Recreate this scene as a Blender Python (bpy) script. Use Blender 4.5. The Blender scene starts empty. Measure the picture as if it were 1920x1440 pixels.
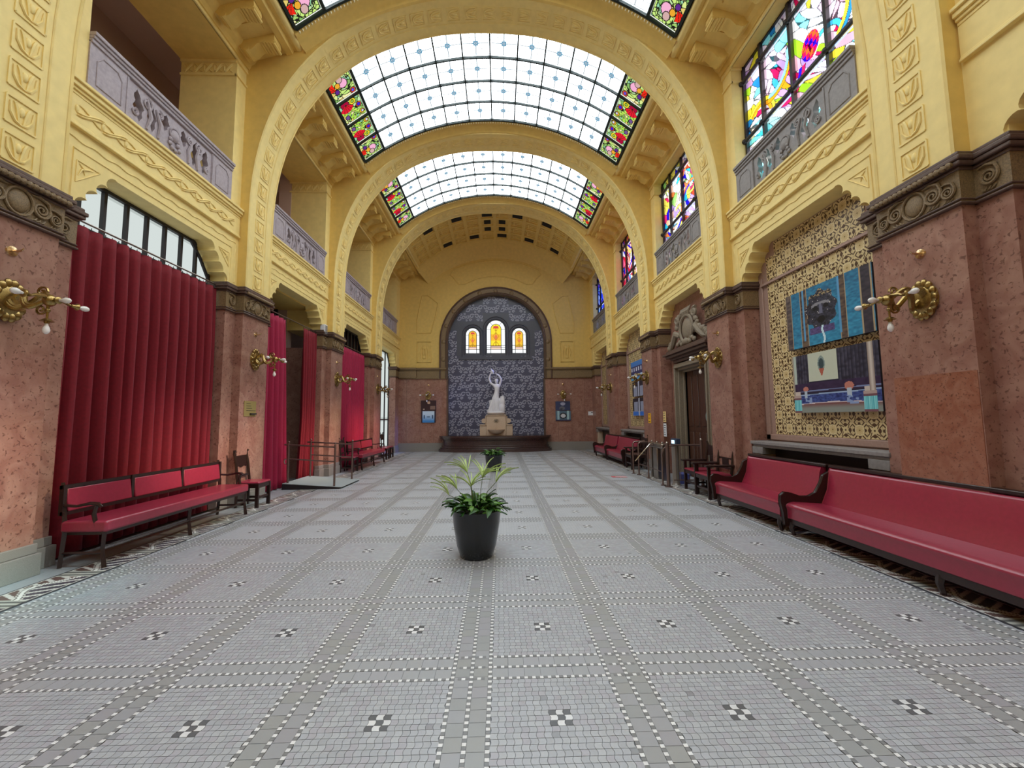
import bpy, math, random
import numpy as np
from mathutils import Vector, Matrix

# ------------------------------------------------------------------ camera, world, sun, exposure
sc = bpy.context.scene
C = sc.collection
PITCH, YAW, ROLL, FPX, EYE = .0833, .0295, -.0089, 773., 1.6
_f = Vector((math.sin(YAW)*math.cos(PITCH), math.cos(YAW)*math.cos(PITCH), math.sin(PITCH)))
_r = Vector((math.cos(YAW), -math.sin(YAW), 0))
_u = Vector((-math.sin(YAW)*math.sin(PITCH), -math.cos(YAW)*math.sin(PITCH), math.cos(PITCH)))
_c, _s = math.cos(ROLL), math.sin(ROLL)
_r2, _u2 = _c*_r+_s*_u, -_s*_r+_c*_u
cam = bpy.data.objects.new('camera', bpy.data.cameras.new('camera')); C.objects.link(cam)
cam.matrix_world = Matrix(((_r2.x, _u2.x, -_f.x, 0), (_r2.y, _u2.y, -_f.y, 0), (_r2.z, _u2.z, -_f.z, EYE), (0, 0, 0, 1)))
cam.data.sensor_width = 36; cam.data.lens = FPX/1920*36; cam.data.clip_start = .05; cam.data.clip_end = 200
sc.camera = cam
w = bpy.data.worlds.new('world'); sc.world = w; w.use_nodes = True
w.node_tree.nodes['Background'].inputs[0].default_value = (.75, .88, 1, 1)
w.node_tree.nodes['Background'].inputs[1].default_value = .8
sun = bpy.data.lights.new('sun', 'SUN'); so = bpy.data.objects.new('sun', sun); C.objects.link(so)
sun.energy = 5.0; sun.angle = math.radians(6); sun.color = (1, .93, .82)
so.rotation_euler = Vector((1, -.12, .66)).to_track_quat('Z', 'Y').to_euler()
vs = sc.view_settings
sc.display_settings.display_device = 'sRGB'
vs.view_transform = 'Standard'; vs.look = 'None'; vs.gamma = 1; vs.use_curve_mapping = False
vs.exposure = 0.42
sc.cycles.max_bounces = 8; sc.cycles.diffuse_bounces = 5; sc.cycles.glossy_bounces = 3
sc.cycles.transparent_max_bounces = 8; sc.cycles.sample_clamp_indirect = 4
sc.cycles.caustics_reflective = False; sc.cycles.caustics_refractive = False
SKY_GLOW = 4.4        # luminance of the daylit skylight glass

# ------------------------------------------------------------------ constants
XC = -.19                                   # centre line of the hall
def P(k): return 3.76+4.17*k                # near face of pier k
PW, FL = .85, .29                           # pier width, flank width
A, B, D = 4.735, 4.885, 5.2                 # half widths: pilaster face, wall face, recess back
YE = 20.8
def X(s, d): return XC+s*d
rnd = random.Random(7)
rng = np.random.default_rng(5)

# ------------------------------------------------------------------ materials
def lin(h):
    h = h.lstrip('#'); v = [int(h[i:i+2], 16)/255 for i in (0, 2, 4)]
    return tuple(((c/12.92) if c <= .04045 else ((c+.055)/1.055)**2.4) for c in v)
def newmat(name):
    m = bpy.data.materials.new(name); m.use_nodes = True
    nt = m.node_tree; return m, nt, nt.nodes['Principled BSDF']
def pset(b, **k):
    for a, v in k.items(): b.inputs[a.replace('_', ' ')].default_value = v
def node(nt, t, **k):
    n = nt.nodes.new(t)
    for a, v in k.items(): setattr(n, a, v)
    return n
def ramp(nt, stops):
    r = node(nt, 'ShaderNodeValToRGB'); e = r.color_ramp.elements
    while len(e) < len(stops): e.new(.5)
    for q, (p, c) in zip(e, stops): q.position = p; q.color = (*lin(c), 1) if isinstance(c, str) else (c, c, c, 1)
    return r
def coords(nt, scale=1, kind='Object'):
    t = node(nt, 'ShaderNodeTexCoord'); mp = node(nt, 'ShaderNodeMapping')
    mp.inputs['Scale'].default_value = (scale,)*3 if not isinstance(scale, tuple) else scale
    nt.links.new(t.outputs[kind], mp.inputs[0]); return mp
def simple(name, col, rough=.5, metal=0, noise=0, nscale=8, bump=0, bscale=60, spec=.5, coat=0):
    m, nt, b = newmat(name); c = lin(col)
    pset(b, Base_Color=(*c, 1), Roughness=rough, Metallic=metal)
    b.inputs['Specular IOR Level'].default_value = spec
    if coat: b.inputs['Coat Weight'].default_value = coat; b.inputs['Coat Roughness'].default_value = .15
    if noise:
        mp = coords(nt, nscale); n = node(nt, 'ShaderNodeTexNoise'); n.inputs['Detail'].default_value = 5
        nt.links.new(mp.outputs[0], n.inputs[0])
        lo = tuple(max(0, x*(1-noise)) for x in c); hi = tuple(min(1, x*(1+noise)) for x in c)
        r = ramp(nt, [(.3, col), (.7, col)]); r.color_ramp.elements[0].color = (*lo, 1); r.color_ramp.elements[1].color = (*hi, 1)
        nt.links.new(n.outputs[0], r.inputs[0]); nt.links.new(r.outputs[0], b.inputs['Base Color'])
    if bump:
        mp = coords(nt, bscale); n = node(nt, 'ShaderNodeTexNoise'); n.inputs['Detail'].default_value = 4
        bp = node(nt, 'ShaderNodeBump'); bp.inputs['Strength'].default_value = bump; bp.inputs['Distance'].default_value = .01
        nt.links.new(mp.outputs[0], n.inputs[0]); nt.links.new(n.outputs[0], bp.inputs['Height']); nt.links.new(bp.outputs[0], b.inputs['Normal'])
    return m
MT = {}
MT['yellow'] = simple('yellow_plaster', '#f2d98f', .62, noise=.05, nscale=1.5, bump=.08, bscale=90)
MT['ochre'] = simple('ochre_plaster', '#e2c06c', .62, noise=.06, nscale=1.5, bump=.08, bscale=90)
MT['cream'] = simple('cream_paint', '#f3e8c6', .5)
MT['bronze'] = simple('carved_bronze_stone', '#826a48', .42, noise=.35, nscale=14, bump=.5, bscale=40, spec=.6)
MT['darkcap'] = simple('dark_cornice_stone', '#5c463c', .38, noise=.2, nscale=6)
MT['plinth'] = simple('grey_granite', '#8c8680', .45, noise=.22, nscale=60)
MT['stone'] = simple('mauve_grey_stone', '#a99da4', .6, noise=.12, nscale=5, bump=.15)
MT['stone2'] = simple('grey_and_backlit_stone', '#8d8785', .6, noise=.12, nscale=5, bump=.15)  # grey of the shelf slabs; on the right balustrades it paints backlit shade
MT['carved'] = simple('carved_limestone', '#8c7e6b', .6, noise=.2, nscale=12, bump=.4, bscale=30)
MT['greyfloor'] = simple('plain_grey_floor', '#a5a8ad', .4, noise=.08, nscale=8)
MT['darkline'] = simple('dark_slate_strip', '#4a4a50', .4)
MT['grout'] = simple('grey_grout', '#85878c', .6, noise=.06, nscale=20)
MT['brown'] = simple('dark_gallery_wall', '#c9aea2', .9)
MT['black'] = simple('black_void', '#0c0a0a', .8)
MT['wood'] = simple('dark_stained_wood', '#2a1613', .32, noise=.3, nscale=12, spec=.6)
MT['door'] = simple('brown_door_wood', '#4a2a1c', .35, noise=.3, nscale=10)
MT['leather'] = simple('red_leather', '#9c2c44', .3, noise=.08, nscale=5, bump=.08, bscale=60, spec=.6, coat=.25)
MT['velvet'] = simple('red_velvet', '#7a0419', .8, noise=.12, nscale=6)
MT['velvet_pinklit'] = simple('pink_lit_red_velvet', '#a0123f', .75, noise=.1, nscale=6)  # red curtain cloth with pinker light put into its colour
MT['lining'] = simple('dark_curtain_lining', '#2c141c', .9)
for k in ('velvet', 'velvet_pinklit'):
    b = MT[k].node_tree.nodes['Principled BSDF']; b.inputs['Sheen Weight'].default_value = .15; b.inputs['Sheen Roughness'].default_value = .35
    b.inputs['Sheen Tint'].default_value = (1, .35, .45, 1)
MT['brass'] = simple('antique_brass', '#a48b58', .32, 1, noise=.3, nscale=30)
MT['gold'] = simple('polished_brass', '#d9ba90', .22, 1)
MT['plaque'] = simple('brass_plaque_metal', '#b5a268', .45, .6)
MT['steel'] = simple('brushed_steel', '#a8a098', .3, 1)
MT['tube'] = simple('brown_coated_tube', '#7d6862', .35, .7)
MT['iron'] = simple('black_iron', '#231d20', .5)
MT['frame'] = simple('dark_green_lead', '#10201c', .5)
MT['bulb'] = simple('opal_bulb_glass', '#f4f1ee', .15, coat=.5)
MT['marblewhite'] = simple('white_marble', '#eceaf0', .4, noise=.03, nscale=6)
MT['limestone'] = simple('beige_limestone', '#cdb49b', .55, noise=.15, nscale=10, bump=.2)
MT['pot'] = simple('glossy_black_plastic', '#101113', .22, bump=.05, bscale=200, coat=.3)
MT['soil'] = simple('dark_soil', '#1c1510', .95)
MT['leafdark'] = simple('dark_green_leaf', '#2f5a22', .4, noise=.35, nscale=18, spec=.5)
MT['leafmid'] = simple('green_leaf', '#5c8a34', .4, noise=.3, nscale=18)
MT['leafpale'] = simple('pale_green_frond', '#c6d98c', .45, noise=.1, nscale=18)
MT['stem'] = simple('thin_green_stem', '#5b6b3a', .5)
MT['platform'] = simple('dark_brown_marble', '#4a3430', .2, noise=.35, nscale=7, coat=.4)
MT['ramp'] = simple('grey_ramp_sheet', '#aeb9bc', .6)
MT['white'] = simple('white_plastic', '#e9ebf0', .45)
MT['yellowsign'] = simple('yellow_paper', '#f0b41c', .6)
MT['creamsign'] = simple('cream_paper', '#e8c987', .6)
MT['ink'] = simple('dark_print', '#2b2622', .7)
MT['redtape'] = simple('red_print', '#d8606a', .5)
MT['canvasedge'] = simple('canvas_edge', '#2c2a38', .6)
MT['pinkframe'] = simple('mauve_plaster_frame', '#a98a7d', .6, noise=.08)
MT['bluebox'] = simple('blue_plastic', '#5a62a8', .5)
MT['radiator'] = simple('dark_radiator_grille', '#2a2018', .5)

def marble(name, c0, c1, c2, sc_=1.0):
    m, nt, b = newmat(name)
    mp = coords(nt, 1.0)
    n1 = node(nt, 'ShaderNodeTexNoise'); n1.inputs['Scale'].default_value = 4*sc_; n1.inputs['Detail'].default_value = 6; n1.inputs['Distortion'].default_value = 1.2
    n2 = node(nt, 'ShaderNodeTexNoise'); n2.inputs['Scale'].default_value = 26*sc_; n2.inputs['Detail'].default_value = 4; n2.inputs['Distortion'].default_value = .6
    for n in (n1, n2): nt.links.new(mp.outputs[0], n.inputs[0])
    r1 = ramp(nt, [(.35, c0), (.65, c1)]); r2 = ramp(nt, [(.57, 0.), (.66, .8)])
    nt.links.new(n1.outputs[0], r1.inputs[0]); nt.links.new(n2.outputs[0], r2.inputs[0])
    mx = node(nt, 'ShaderNodeMix', data_type='RGBA'); mx.inputs[7].default_value = (*lin(c2), 1)
    nt.links.new(r2.outputs[0], mx.inputs[0]); nt.links.new(r1.outputs[0], mx.inputs[6]); nt.links.new(mx.outputs[2], b.inputs['Base Color'])
    pset(b, Roughness=.3); return m
MT['marble'] = marble('red_marble', '#94675a', '#a98070', '#67433a')

MT['marble2'] = marble('orange_marble', '#945b45', '#a4705a', '#6a4030', 1.6)
def attrmat(name, emit=0, transp=False, rough=.5, spec=.5):
    m, nt, b = newmat(name); a = node(nt, 'ShaderNodeVertexColor', layer_name='Col')
    if not emit:
        nt.links.new(a.outputs[0], b.inputs['Base Color']); pset(b, Roughness=rough); b.inputs['Specular IOR Level'].default_value = spec
        return m
    e = node(nt, 'ShaderNodeEmission'); e.inputs[1].default_value = emit; nt.links.new(a.outputs[0], e.inputs[0])
    out = nt.nodes['Material Output']; nt.nodes.remove(b)
    if transp:
        t = node(nt, 'ShaderNodeBsdfTransparent'); nt.links.new(a.outputs[0], t.inputs[0])
        ad = node(nt, 'ShaderNodeAddShader'); nt.links.new(e.outputs[0], ad.inputs[0]); nt.links.new(t.outputs[0], ad.inputs[1])
        nt.links.new(ad.outputs[0], out.inputs[0])
    else: nt.links.new(e.outputs[0], out.inputs[0])
    return m
MT['stained'] = attrmat('daylit_stained_glass', .8, True)
MT['skyglass'] = attrmat('daylit_roof_glass', SKY_GLOW)
MT['skycolour'] = attrmat('daylit_coloured_roof_glass', .75)
MT['endglass'] = attrmat('daylit_small_window_glass', .85)
MT['milk'] = attrmat('daylit_milk_glass', .8)
MT['print'] = attrmat('printed_canvas', 0, rough=.45)
MT['tile'] = attrmat('painted_glazed_tile', 0, rough=.35)
MT['mosaic'] = attrmat('mosaic_stone', 0, rough=.33)

# ------------------------------------------------------------------ mesh builder
class MB:
    def __init__(s): s.v = []; s.f = []
    def add(s, V, F):
        n = len(s.v); s.v += [tuple(map(float, p)) for p in V]; s.f += [tuple(n+i for i in q) for q in F]; return s
    def box(s, x0, x1, y0, y1, z0, z1):
        V = [(x, y, z) for x in (x0, x1) for y in (y0, y1) for z in (z0, z1)]
        return s.add(V, [(0, 1, 3, 2), (4, 6, 7, 5), (0, 4, 5, 1), (2, 3, 7, 6), (0, 2, 6, 4), (1, 5, 7, 3)])
    def prism(s, poly, m0, m1):
        """poly: list of 2D points; m0,m1 map (a,b)->3D for both caps"""
        n = len(poly); V = [m0(*p) for p in poly]+[m1(*p) for p in poly]
        F = [tuple(range(n)), tuple(range(2*n-1, n-1, -1))]+[(i, (i+1) % n, n+(i+1) % n, n+i) for i in range(n)]
        return s.add(V, F)
    def yz(s, poly, x0, x1): return s.prism(poly, lambda a, b: (x0, a, b), lambda a, b: (x1, a, b))
    def xz(s, poly, y0, y1): return s.prism(poly, lambda a, b: (a, y0, b), lambda a, b: (a, y1, b))
    def xy(s, poly, z0, z1): return s.prism(poly, lambda a, b: (a, b, z0), lambda a, b: (a, b, z1))
    def tube(s, path, r, n=6, closed=False, cap=True):
        path = [Vector(p) for p in path]; k = len(path)
        R = r if isinstance(r, (list, tuple)) else [r]*k
        V = []; up = None
        for i, p in enumerate(path):
            a = path[(i-1) % k] if (closed or i > 0) else p; b = path[(i+1) % k] if (closed or i < k-1) else p
            t = (b-a).normalized() if (b-a).length > 1e-9 else Vector((0, 0, 1))
            if up is None:
                up = Vector((0, 0, 1)) if abs(t.z) < .9 else Vector((1, 0, 0))
            e1 = t.cross(up); e1 = e1.normalized() if e1.length > 1e-6 else t.orthogonal().normalized(); e2 = e1.cross(t).normalized(); up = e2
            for j in range(n):
                q = 2*math.pi*j/n; V.append(p+e1*math.cos(q)*R[i]+e2*math.sin(q)*R[i])
        F = []
        for i in range(k if closed else k-1):
            for j in range(n): F.append((i*n+j, i*n+(j+1) % n, ((i+1) % k)*n+(j+1) % n, ((i+1) % k)*n+j))
        if not closed and cap: F += [tuple(range(n-1, -1, -1)), tuple((k-1)*n+j for j in range(n))]
        return s.add(V, F)
    def lathe(s, prof, c=(0, 0, 0), n=20, axis='z', a0=0, a1=2*math.pi):
        full = abs(a1-a0-2*math.pi) < 1e-6; m = n if full else n+1; V = []
        for r, h in prof:
            for j in range(m):
                q = a0+(a1-a0)*j/n; p = (r*math.cos(q), r*math.sin(q), h)
                if axis == 'x': p = (h, r*math.cos(q), r*math.sin(q))
                elif axis == 'y': p = (r*math.cos(q), h, r*math.sin(q))
                V.append((c[0]+p[0], c[1]+p[1], c[2]+p[2]))
        F = [(i*m+j, i*m+(j+1) % m, (i+1)*m+(j+1) % m, (i+1)*m+j) for i in range(len(prof)-1) for j in range(n if full else n)]
        return s.add(V, F)
    def ball(s, c, r, nu=10, nv=6, rot=None):
        rx, ry, rz = r if isinstance(r, (tuple, list)) else (r, r, r); V = []; F = []
        for i in range(nv+1):
            t = math.pi*i/nv
            for j in range(nu):
                q = 2*math.pi*j/nu; p = Vector((rx*math.sin(t)*math.cos(q), ry*math.sin(t)*math.sin(q), rz*math.cos(t)))
                if rot is not None: p = rot @ p
                V.append((c[0]+p.x, c[1]+p.y, c[2]+p.z))
        for i in range(nv):
            for j in range(nu): F.append((i*nu+j, (i+1)*nu+j, (i+1)*nu+(j+1) % nu, i*nu+(j+1) % nu))
        return s.add(V, F)
    def xf(s, fn): s.v = [fn(*p) for p in s.v]; return s
    def mesh(s, name, mat, smooth=False, angle=None):
        me = bpy.data.meshes.new(name); me.from_pydata(s.v, [], s.f); me.materials.append(mat if not isinstance(mat, str) else MT[mat])
        if smooth:
            for p in me.polygons: p.use_smooth = True
            try: me.set_sharp_from_angle(angle=math.radians(angle or 45))
            except Exception: pass
        me.update(); return me
    def obj(s, name, mat, parent=None, smooth=False, loc=None, rot=None, angle=None, bevel=0):
        return link(name, s.mesh(name, mat, smooth, angle), parent, loc, rot, bevel)
def link(name, me, parent=None, loc=None, rot=None, bevel=0):
    o = bpy.data.objects.new(name, me); C.objects.link(o)
    if parent: o.parent = parent
    if loc: o.location = loc
    if rot: o.rotation_euler = rot
    if bevel:
        b = o.modifiers.new('b', 'BEVEL'); b.width = bevel; b.segments = 2; b.limit_method = 'ANGLE'
        for p in me.polygons: p.use_smooth = True
        try: me.set_sharp_from_angle(angle=math.radians(35))
        except Exception: pass
    return o
def struct(name, label=None, loc=None):
    o = bpy.data.objects.new(name, None); C.objects.link(o); o['kind'] = 'structure'
    if label: o['label'] = label
    if loc: o.location = loc
    return o
def ks(o, label=None):
    o['kind'] = 'structure'
    if label: o['label'] = label
    return o
def thing(name, label, cat, loc=(0, 0, 0), rotz=0, group=None):
    o = bpy.data.objects.new(name, None); C.objects.link(o); o.location = loc; o.rotation_euler = (0, 0, rotz)
    o['label'] = label; o['category'] = cat
    if group: o['group'] = group
    return o
def tag(o, label, cat, group=None):
    o['label'] = label; o['category'] = cat
    if group: o['group'] = group
    return o
def kids(o): return [c for c in bpy.data.objects if c.parent == o]
def dup(root, loc=None, rotz=None, label=None, group=None, tree=None):
    tree = tree if tree is not None else [(c, kids(c)) for c in kids(root)]
    r = root.copy(); C.objects.link(r)
    if loc is not None: r.location = loc
    if rotz is not None: r.rotation_euler = (0, 0, rotz)
    if label: r['label'] = label
    if group: r['group'] = group
    for c, gs in tree:
        d = c.copy(); C.objects.link(d); d.parent = r
        for g in gs: e = g.copy(); C.objects.link(e); e.parent = d
    return r
def painted(nu, nv, pos, colour, mat, name='painted'):
    """quad grid; pos(u,v)->(x,y,z) arrays, colour(u,v)->(...,3) linear per face"""
    u, v = np.meshgrid(np.linspace(0, 1, nu+1), np.linspace(0, 1, nv+1)); p = pos(u, v)
    V = np.stack([np.broadcast_to(a, u.shape) for a in p], -1).reshape(-1, 3)
    i, j = np.meshgrid(np.arange(nu), np.arange(nv)); a = (j*(nu+1)+i).ravel()
    F = np.stack([a, a+1, a+nu+2, a+nu+1], 1)
    uc, vc = (i+.5)/nu, (j+.5)/nv; col = np.asarray(colour(uc, vc)).reshape(-1, 3)
    return rawmesh(name, V, F, col, mat)
def rawmesh(name, V, F, col, mat):
    me = bpy.data.meshes.new(name); n = len(F); k = F.shape[1]
    me.vertices.add(len(V)); me.vertices.foreach_set('co', V.astype(np.float32).ravel())
    me.loops.add(n*k); me.loops.foreach_set('vertex_index', F.astype(np.int32).ravel())
    me.polygons.add(n); me.polygons.foreach_set('loop_start', np.arange(0, n*k, k, dtype=np.int32))
    try: me.polygons.foreach_set('loop_total', np.full(n, k, dtype=np.int32))
    except Exception: pass
    me.update(calc_edges=True)
    if col is not None:
        at = me.color_attributes.new('Col', 'FLOAT_COLOR', 'CORNER')
        c4 = np.concatenate([col, np.ones((n, 1))], 1); at.data.foreach_set('color', np.repeat(c4, k, 0).astype(np.float32).ravel())
    me.materials.append(MT[mat]); return me
def colmesh(mb, name, mat, cols):
    """MB with a colour per face, mixed face sizes allowed"""
    me = mb.mesh(name, MT[mat]); at = me.color_attributes.new('Col', 'FLOAT_COLOR', 'CORNER'); out = []
    for p in me.polygons: out += list((*cols[p.index], 1))*p.loop_total
    at.data.foreach_set('color', out); return me
def L(h): return np.array(lin(h))
def spiral(c, r0, r1, turns, a0=0, n=24, plane='yz', flip=1):
    out = []
    for i in range(n+1):
        t = i/n; r = r0+(r1-r0)*t; q = a0+flip*turns*2*math.pi*t; a, b = r*math.cos(q), r*math.sin(q)
        out.append((c[0], c[1]+a, c[2]+b) if plane == 'yz' else (c[0]+a, c[1], c[2]+b))
    return out

# ================================================================== FLOOR
floor = MB().box(X(-1, 8.2), X(1, 5.4), -9, YE+.3, -.2, -.004).obj('floor', 'grout'); ks(floor, 'pale grey mosaic floor with dotted white strips and small chequered crosses')
X0, Y0, PP = -.188, 2.805, .968
FX0, FX1 = -4.245, 3.86
MB().box(X(-1, 8.2), -4.66, -9, YE, -.004, .001).obj('plain_floor_strip', 'greyfloor', floor)
MB().box(4.28, X(1, 5.4), -9, YE, -.004, .001).obj('plain_floor_strip', 'greyfloor', floor)
for x in (-4.66, -4.262, 3.86, 4.262):
    MB().box(x, x+.018, -9, YE, -.004, .0025).obj('dark_border_line', 'darkline', floor)
# field tiles: wavy edged small tiles, 18 x 18 in each cell, with a 3 x 3 chequer cross in the middle
TS = (PP-.231-.024)/18
def field_cells(jmax):
    near = []; F_far = []
    for j in range(-1, jmax):
        for i in range(-5, 5):
            x0 = X0+i*PP+.1275; y0 = Y0+j*PP+.1275
            near.append((i, j, x0, y0))
    return near
base = np.stack([L('#bcc0c8'), L('#b8bcc3'), L('#c0c4ca'), L('#babac3')])
def tile_outline(x, y, ii, jj, g=.0012):
    a = .0052*(1 if jj % 2 else -1); pts = []
    h = TS/2
    for t in (0, .25, .5, .75): pts.append((x-h+g+TS*t*(1-2*g/TS), y-h+g))
    for t in (0, .25, .5, .75): pts.append((x+h-g+a*math.sin(math.pi*t), y-h+g+TS*t*(1-2*g/TS)))
    for t in (0, .25, .5, .75): pts.append((x+h-g-TS*t*(1-2*g/TS), y+h-g))
    for t in (0, .25, .5, .75): pts.append((x-h+g+a*math.sin(math.pi*t), y+h-g-TS*t*(1-2*g/TS)))
    return pts
nearF = []; farV = []; farC = []; polyV = []; polyC = []; chkV = []; chkC = []; single = []
for j in range(-3, 19):
    for i in range(-5, 5):
        x0 = X0+i*PP+.1275; y0 = Y0+j*PP+.1275
        if y0 > YE-.3: continue
        for b_ in range(18):
            for a_ in range(18):
                x, y = x0+TS*(a_+.5), y0+TS*(b_+.5)
                if x > FX1-TS/2 or x < FX0+TS/2 or y > YE-.05: continue
                mid = 8 <= a_-.0 <= 10 and 8 <= b_ <= 10 and False
                da, db = a_-8, b_-8
                if 0 <= da <= 2 and 0 <= db <= 2:
                    c = L('#6c6f74') if (da+db) % 2 == 0 else L('#eef0f3')
                    chkV.append((x, y, a_, b_)); chkC.append(c*rnd.uniform(.92, 1.05)); continue
                if y < 5.6 and j >= -1:
                    c = base[rnd.randrange(4)]*rnd.uniform(.96, 1.03)
                    if rnd.random() < .004: c = c*.72
                    if 1.45 < y < 2.2 and abs(x) < .9 and len(single) < 300: single.append((x, y, a_, b_, c))
                    else: polyV.append(tile_outline(x, y, a_, b_)); polyC.append(c)
# near wavy tiles: one joined part (far past 300)
V = np.array([(px_, py_, .002) for pl in polyV for px_, py_ in pl]); F = np.arange(len(V)).reshape(-1, 16)
o = link('mosaic_field', rawmesh('mosaic_field', V, F, np.array(polyC), 'mosaic'), floor); o['kind'] = 'stuff'
for x, y, a_, b_, c in single:
    V = np.array([(p[0]-x, p[1]-y, 0) for p in tile_outline(x, y, a_, b_)])
    me = rawmesh('mosaic_tile', V, np.arange(16).reshape(1, 16), c.reshape(1, 3), 'mosaic'); link('mosaic_tile', me, floor, (x, y, .002))
# far field: slabs whose material carries the tiny joints
m, nt, b = newmat('distant_mosaic'); mp = coords(nt, 1/TS)
br = node(nt, 'ShaderNodeTexBrick'); br.offset = 0; br.inputs['Scale'].default_value = 1; br.inputs['Mortar Size'].default_value = .04
br.inputs['Brick Width'].default_value = 1; br.inputs['Row Height'].default_value = 1
br.inputs['Color1'].default_value = (*lin('#babec5'), 1); br.inputs['Color2'].default_value = (*lin('#c0c3ca'), 1); br.inputs['Mortar'].default_value = (*lin('#a9adb3'), 1)
nt.links.new(mp.outputs[0], br.inputs[0]); nt.links.new(br.outputs[0], b.inputs['Base Color']); pset(b, Roughness=.42); MT['farmosaic'] = m
mb = MB()
for j in range(-13, 19):
    if -1 <= j <= 1: continue
    for i in range(-5, 5):
        x0 = X0+i*PP+.1275; y0 = Y0+j*PP+.1275; x1, y1 = min(x0+18*TS, FX1), min(y0+18*TS, YE); x0 = max(x0, FX0)
        if y0 > YE-.1 or x1 <= x0: continue
        if j >= 2 and y0 < 5.6: y0 = y0
        mb.box(x0, x1, y0, y1, -.003, .0012)
o = mb.obj('mosaic_field', 'farmosaic', floor); o['kind'] = 'stuff'
# chequer crosses: nearest 300 pieces apart, the rest joined
order = sorted(range(len(chkV)), key=lambda q: chkV[q][1] if chkV[q][1] > 1.4 else 99)
vis = [q for q in order if chkV[q][1] > 1.4]
wt = {}
for q in vis[:290]:
    x, y, a_, b_ = chkV[q]; V = np.array([(p[0]-x, p[1]-y, 0) for p in tile_outline(x, y, a_, b_)])
    link('chequer_tile', rawmesh('chequer_tile', V, np.arange(16).reshape(1, 16), chkC[q].reshape(1, 3), 'mosaic'), floor, (x, y, .0022))
V = np.array([(p[0], p[1], .0022) for q in vis[290:] for p in tile_outline(*chkV[q])])
o = link('chequer_inlay', rawmesh('chequer_inlay', V, np.arange(len(V)).reshape(-1, 16), np.array([chkC[q] for q in vis[290:]]), 'mosaic'), floor); o['kind'] = 'stuff'
# dotted rows (small black and white squares) and plain band tiles
DS = PP/40
rows = []
lx = [X0+i*PP+q*.1155 for i in range(-5, 6) for q in (-1, 0, 1)]; lx = [x for x in lx if FX0+.01 < x < FX1-.01]
ly = [Y0+j*PP+q*.1155 for j in range(-2, 19) for q in (-1, 0, 1)]; ly = [y for y in ly if y < YE-.05]
pts = []
for x in lx:
    for n in range(int((1.1-Y0)/DS), int((YE-Y0)/DS)): pts.append((x, Y0+n*DS, n))
for y in ly:
    for n in range(int((FX0-X0)/DS)+1, int((FX1-X0)/DS)):
        if min(abs(X0+n*DS-q) for q in lx) > DS*.8: pts.append((X0+n*DS, y, n))
pts = np.array(pts); h = DS/2*.9
V = np.stack([np.stack([pts[:, 0]+a*h, pts[:, 1]+b*h, np.full(len(pts), .003)], 1) for a, b in ((-1, -1), (1, -1), (1, 1), (-1, 1))], 1).reshape(-1, 3)
wc, dc = L('#f6f7f9'), L('#909295'); odd = (pts[:, 2].astype(int) % 2)[:, None]
col = np.where(odd == 0, wc, dc)*rng.uniform(.93, 1.03, (len(pts), 1))
o = link('dotted_inlay', rawmesh('dotted_inlay', V, np.arange(len(V)).reshape(-1, 4), col, 'mosaic'), floor); o['kind'] = 'stuff'
bt = []
bc = [L('#a6a8ab'), L('#a6a8a9'), L('#aaacb2'), L('#a9a9b0'), L('#a5a8ab')]
g = .0012; TL = PP/10
for i in range(-5, 6):
    for q in (-1, 0):
        xa, xb = X0+i*PP+q*.1155+.013, X0+i*PP+(q+1)*.1155-.013
        if xb > FX1 or xa < FX0: continue
        tone = rnd.uniform(.9, 1.02)
        for n in range(-20, 190):
            y = Y0+n*TL*1.0+.0
            if y < 1 or y > YE-TL: continue
            f_ = ((y+TL/2-Y0)/PP) % 1
            bt.append((xa, xb, y+g, y+TL-g, bc[rnd.randrange(5)]*tone*1.07))
for j in range(-2, 19):
    for q in (-1, 0):
        ya, yb = Y0+j*PP+q*.1155+.013, Y0+j*PP+(q+1)*.1155-.013
        for i in range(-5, 5):
            for n in range(7):
                xa = X0+i*PP+.1275+n*(PP-.255)/7; xb = xa+(PP-.255)/7
                if xb > FX1 or xa < FX0 or yb > YE: continue
                bt.append((xa+g, xb-g, ya, yb, (bc[rnd.randrange(5)]*.5+L('#b9bdc5')*.5)))
def inview(t): return t[2] > 1.45 and abs((t[0]+t[1])/2) < 1.25*t[2]
bt.sort(key=lambda t: t[2] if inview(t) else 99)
for xa, xb, ya, yb, c in bt[:295]:
    V = np.array([(-(xb-xa)/2, -(yb-ya)/2, 0), ((xb-xa)/2, -(yb-ya)/2, 0), ((xb-xa)/2, (yb-ya)/2, 0), (-(xb-xa)/2, (yb-ya)/2, 0)])
    link('band_tile', rawmesh('band_tile', V, np.array([[0, 1, 2, 3]]), c.reshape(1, 3), 'mosaic'), floor, ((xa+xb)/2, (ya+yb)/2, .0018))
V = np.array([p for xa, xb, ya, yb, c in bt[295:] for p in ((xa, ya, .0018), (xb, ya, .0018), (xb, yb, .0018), (xa, yb, .0018))])
o = link('band_inlay', rawmesh('band_inlay', V, np.arange(len(V)).reshape(-1, 4), np.array([t[4] for t in bt[295:]]), 'mosaic'), floor); o['kind'] = 'stuff'
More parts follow.
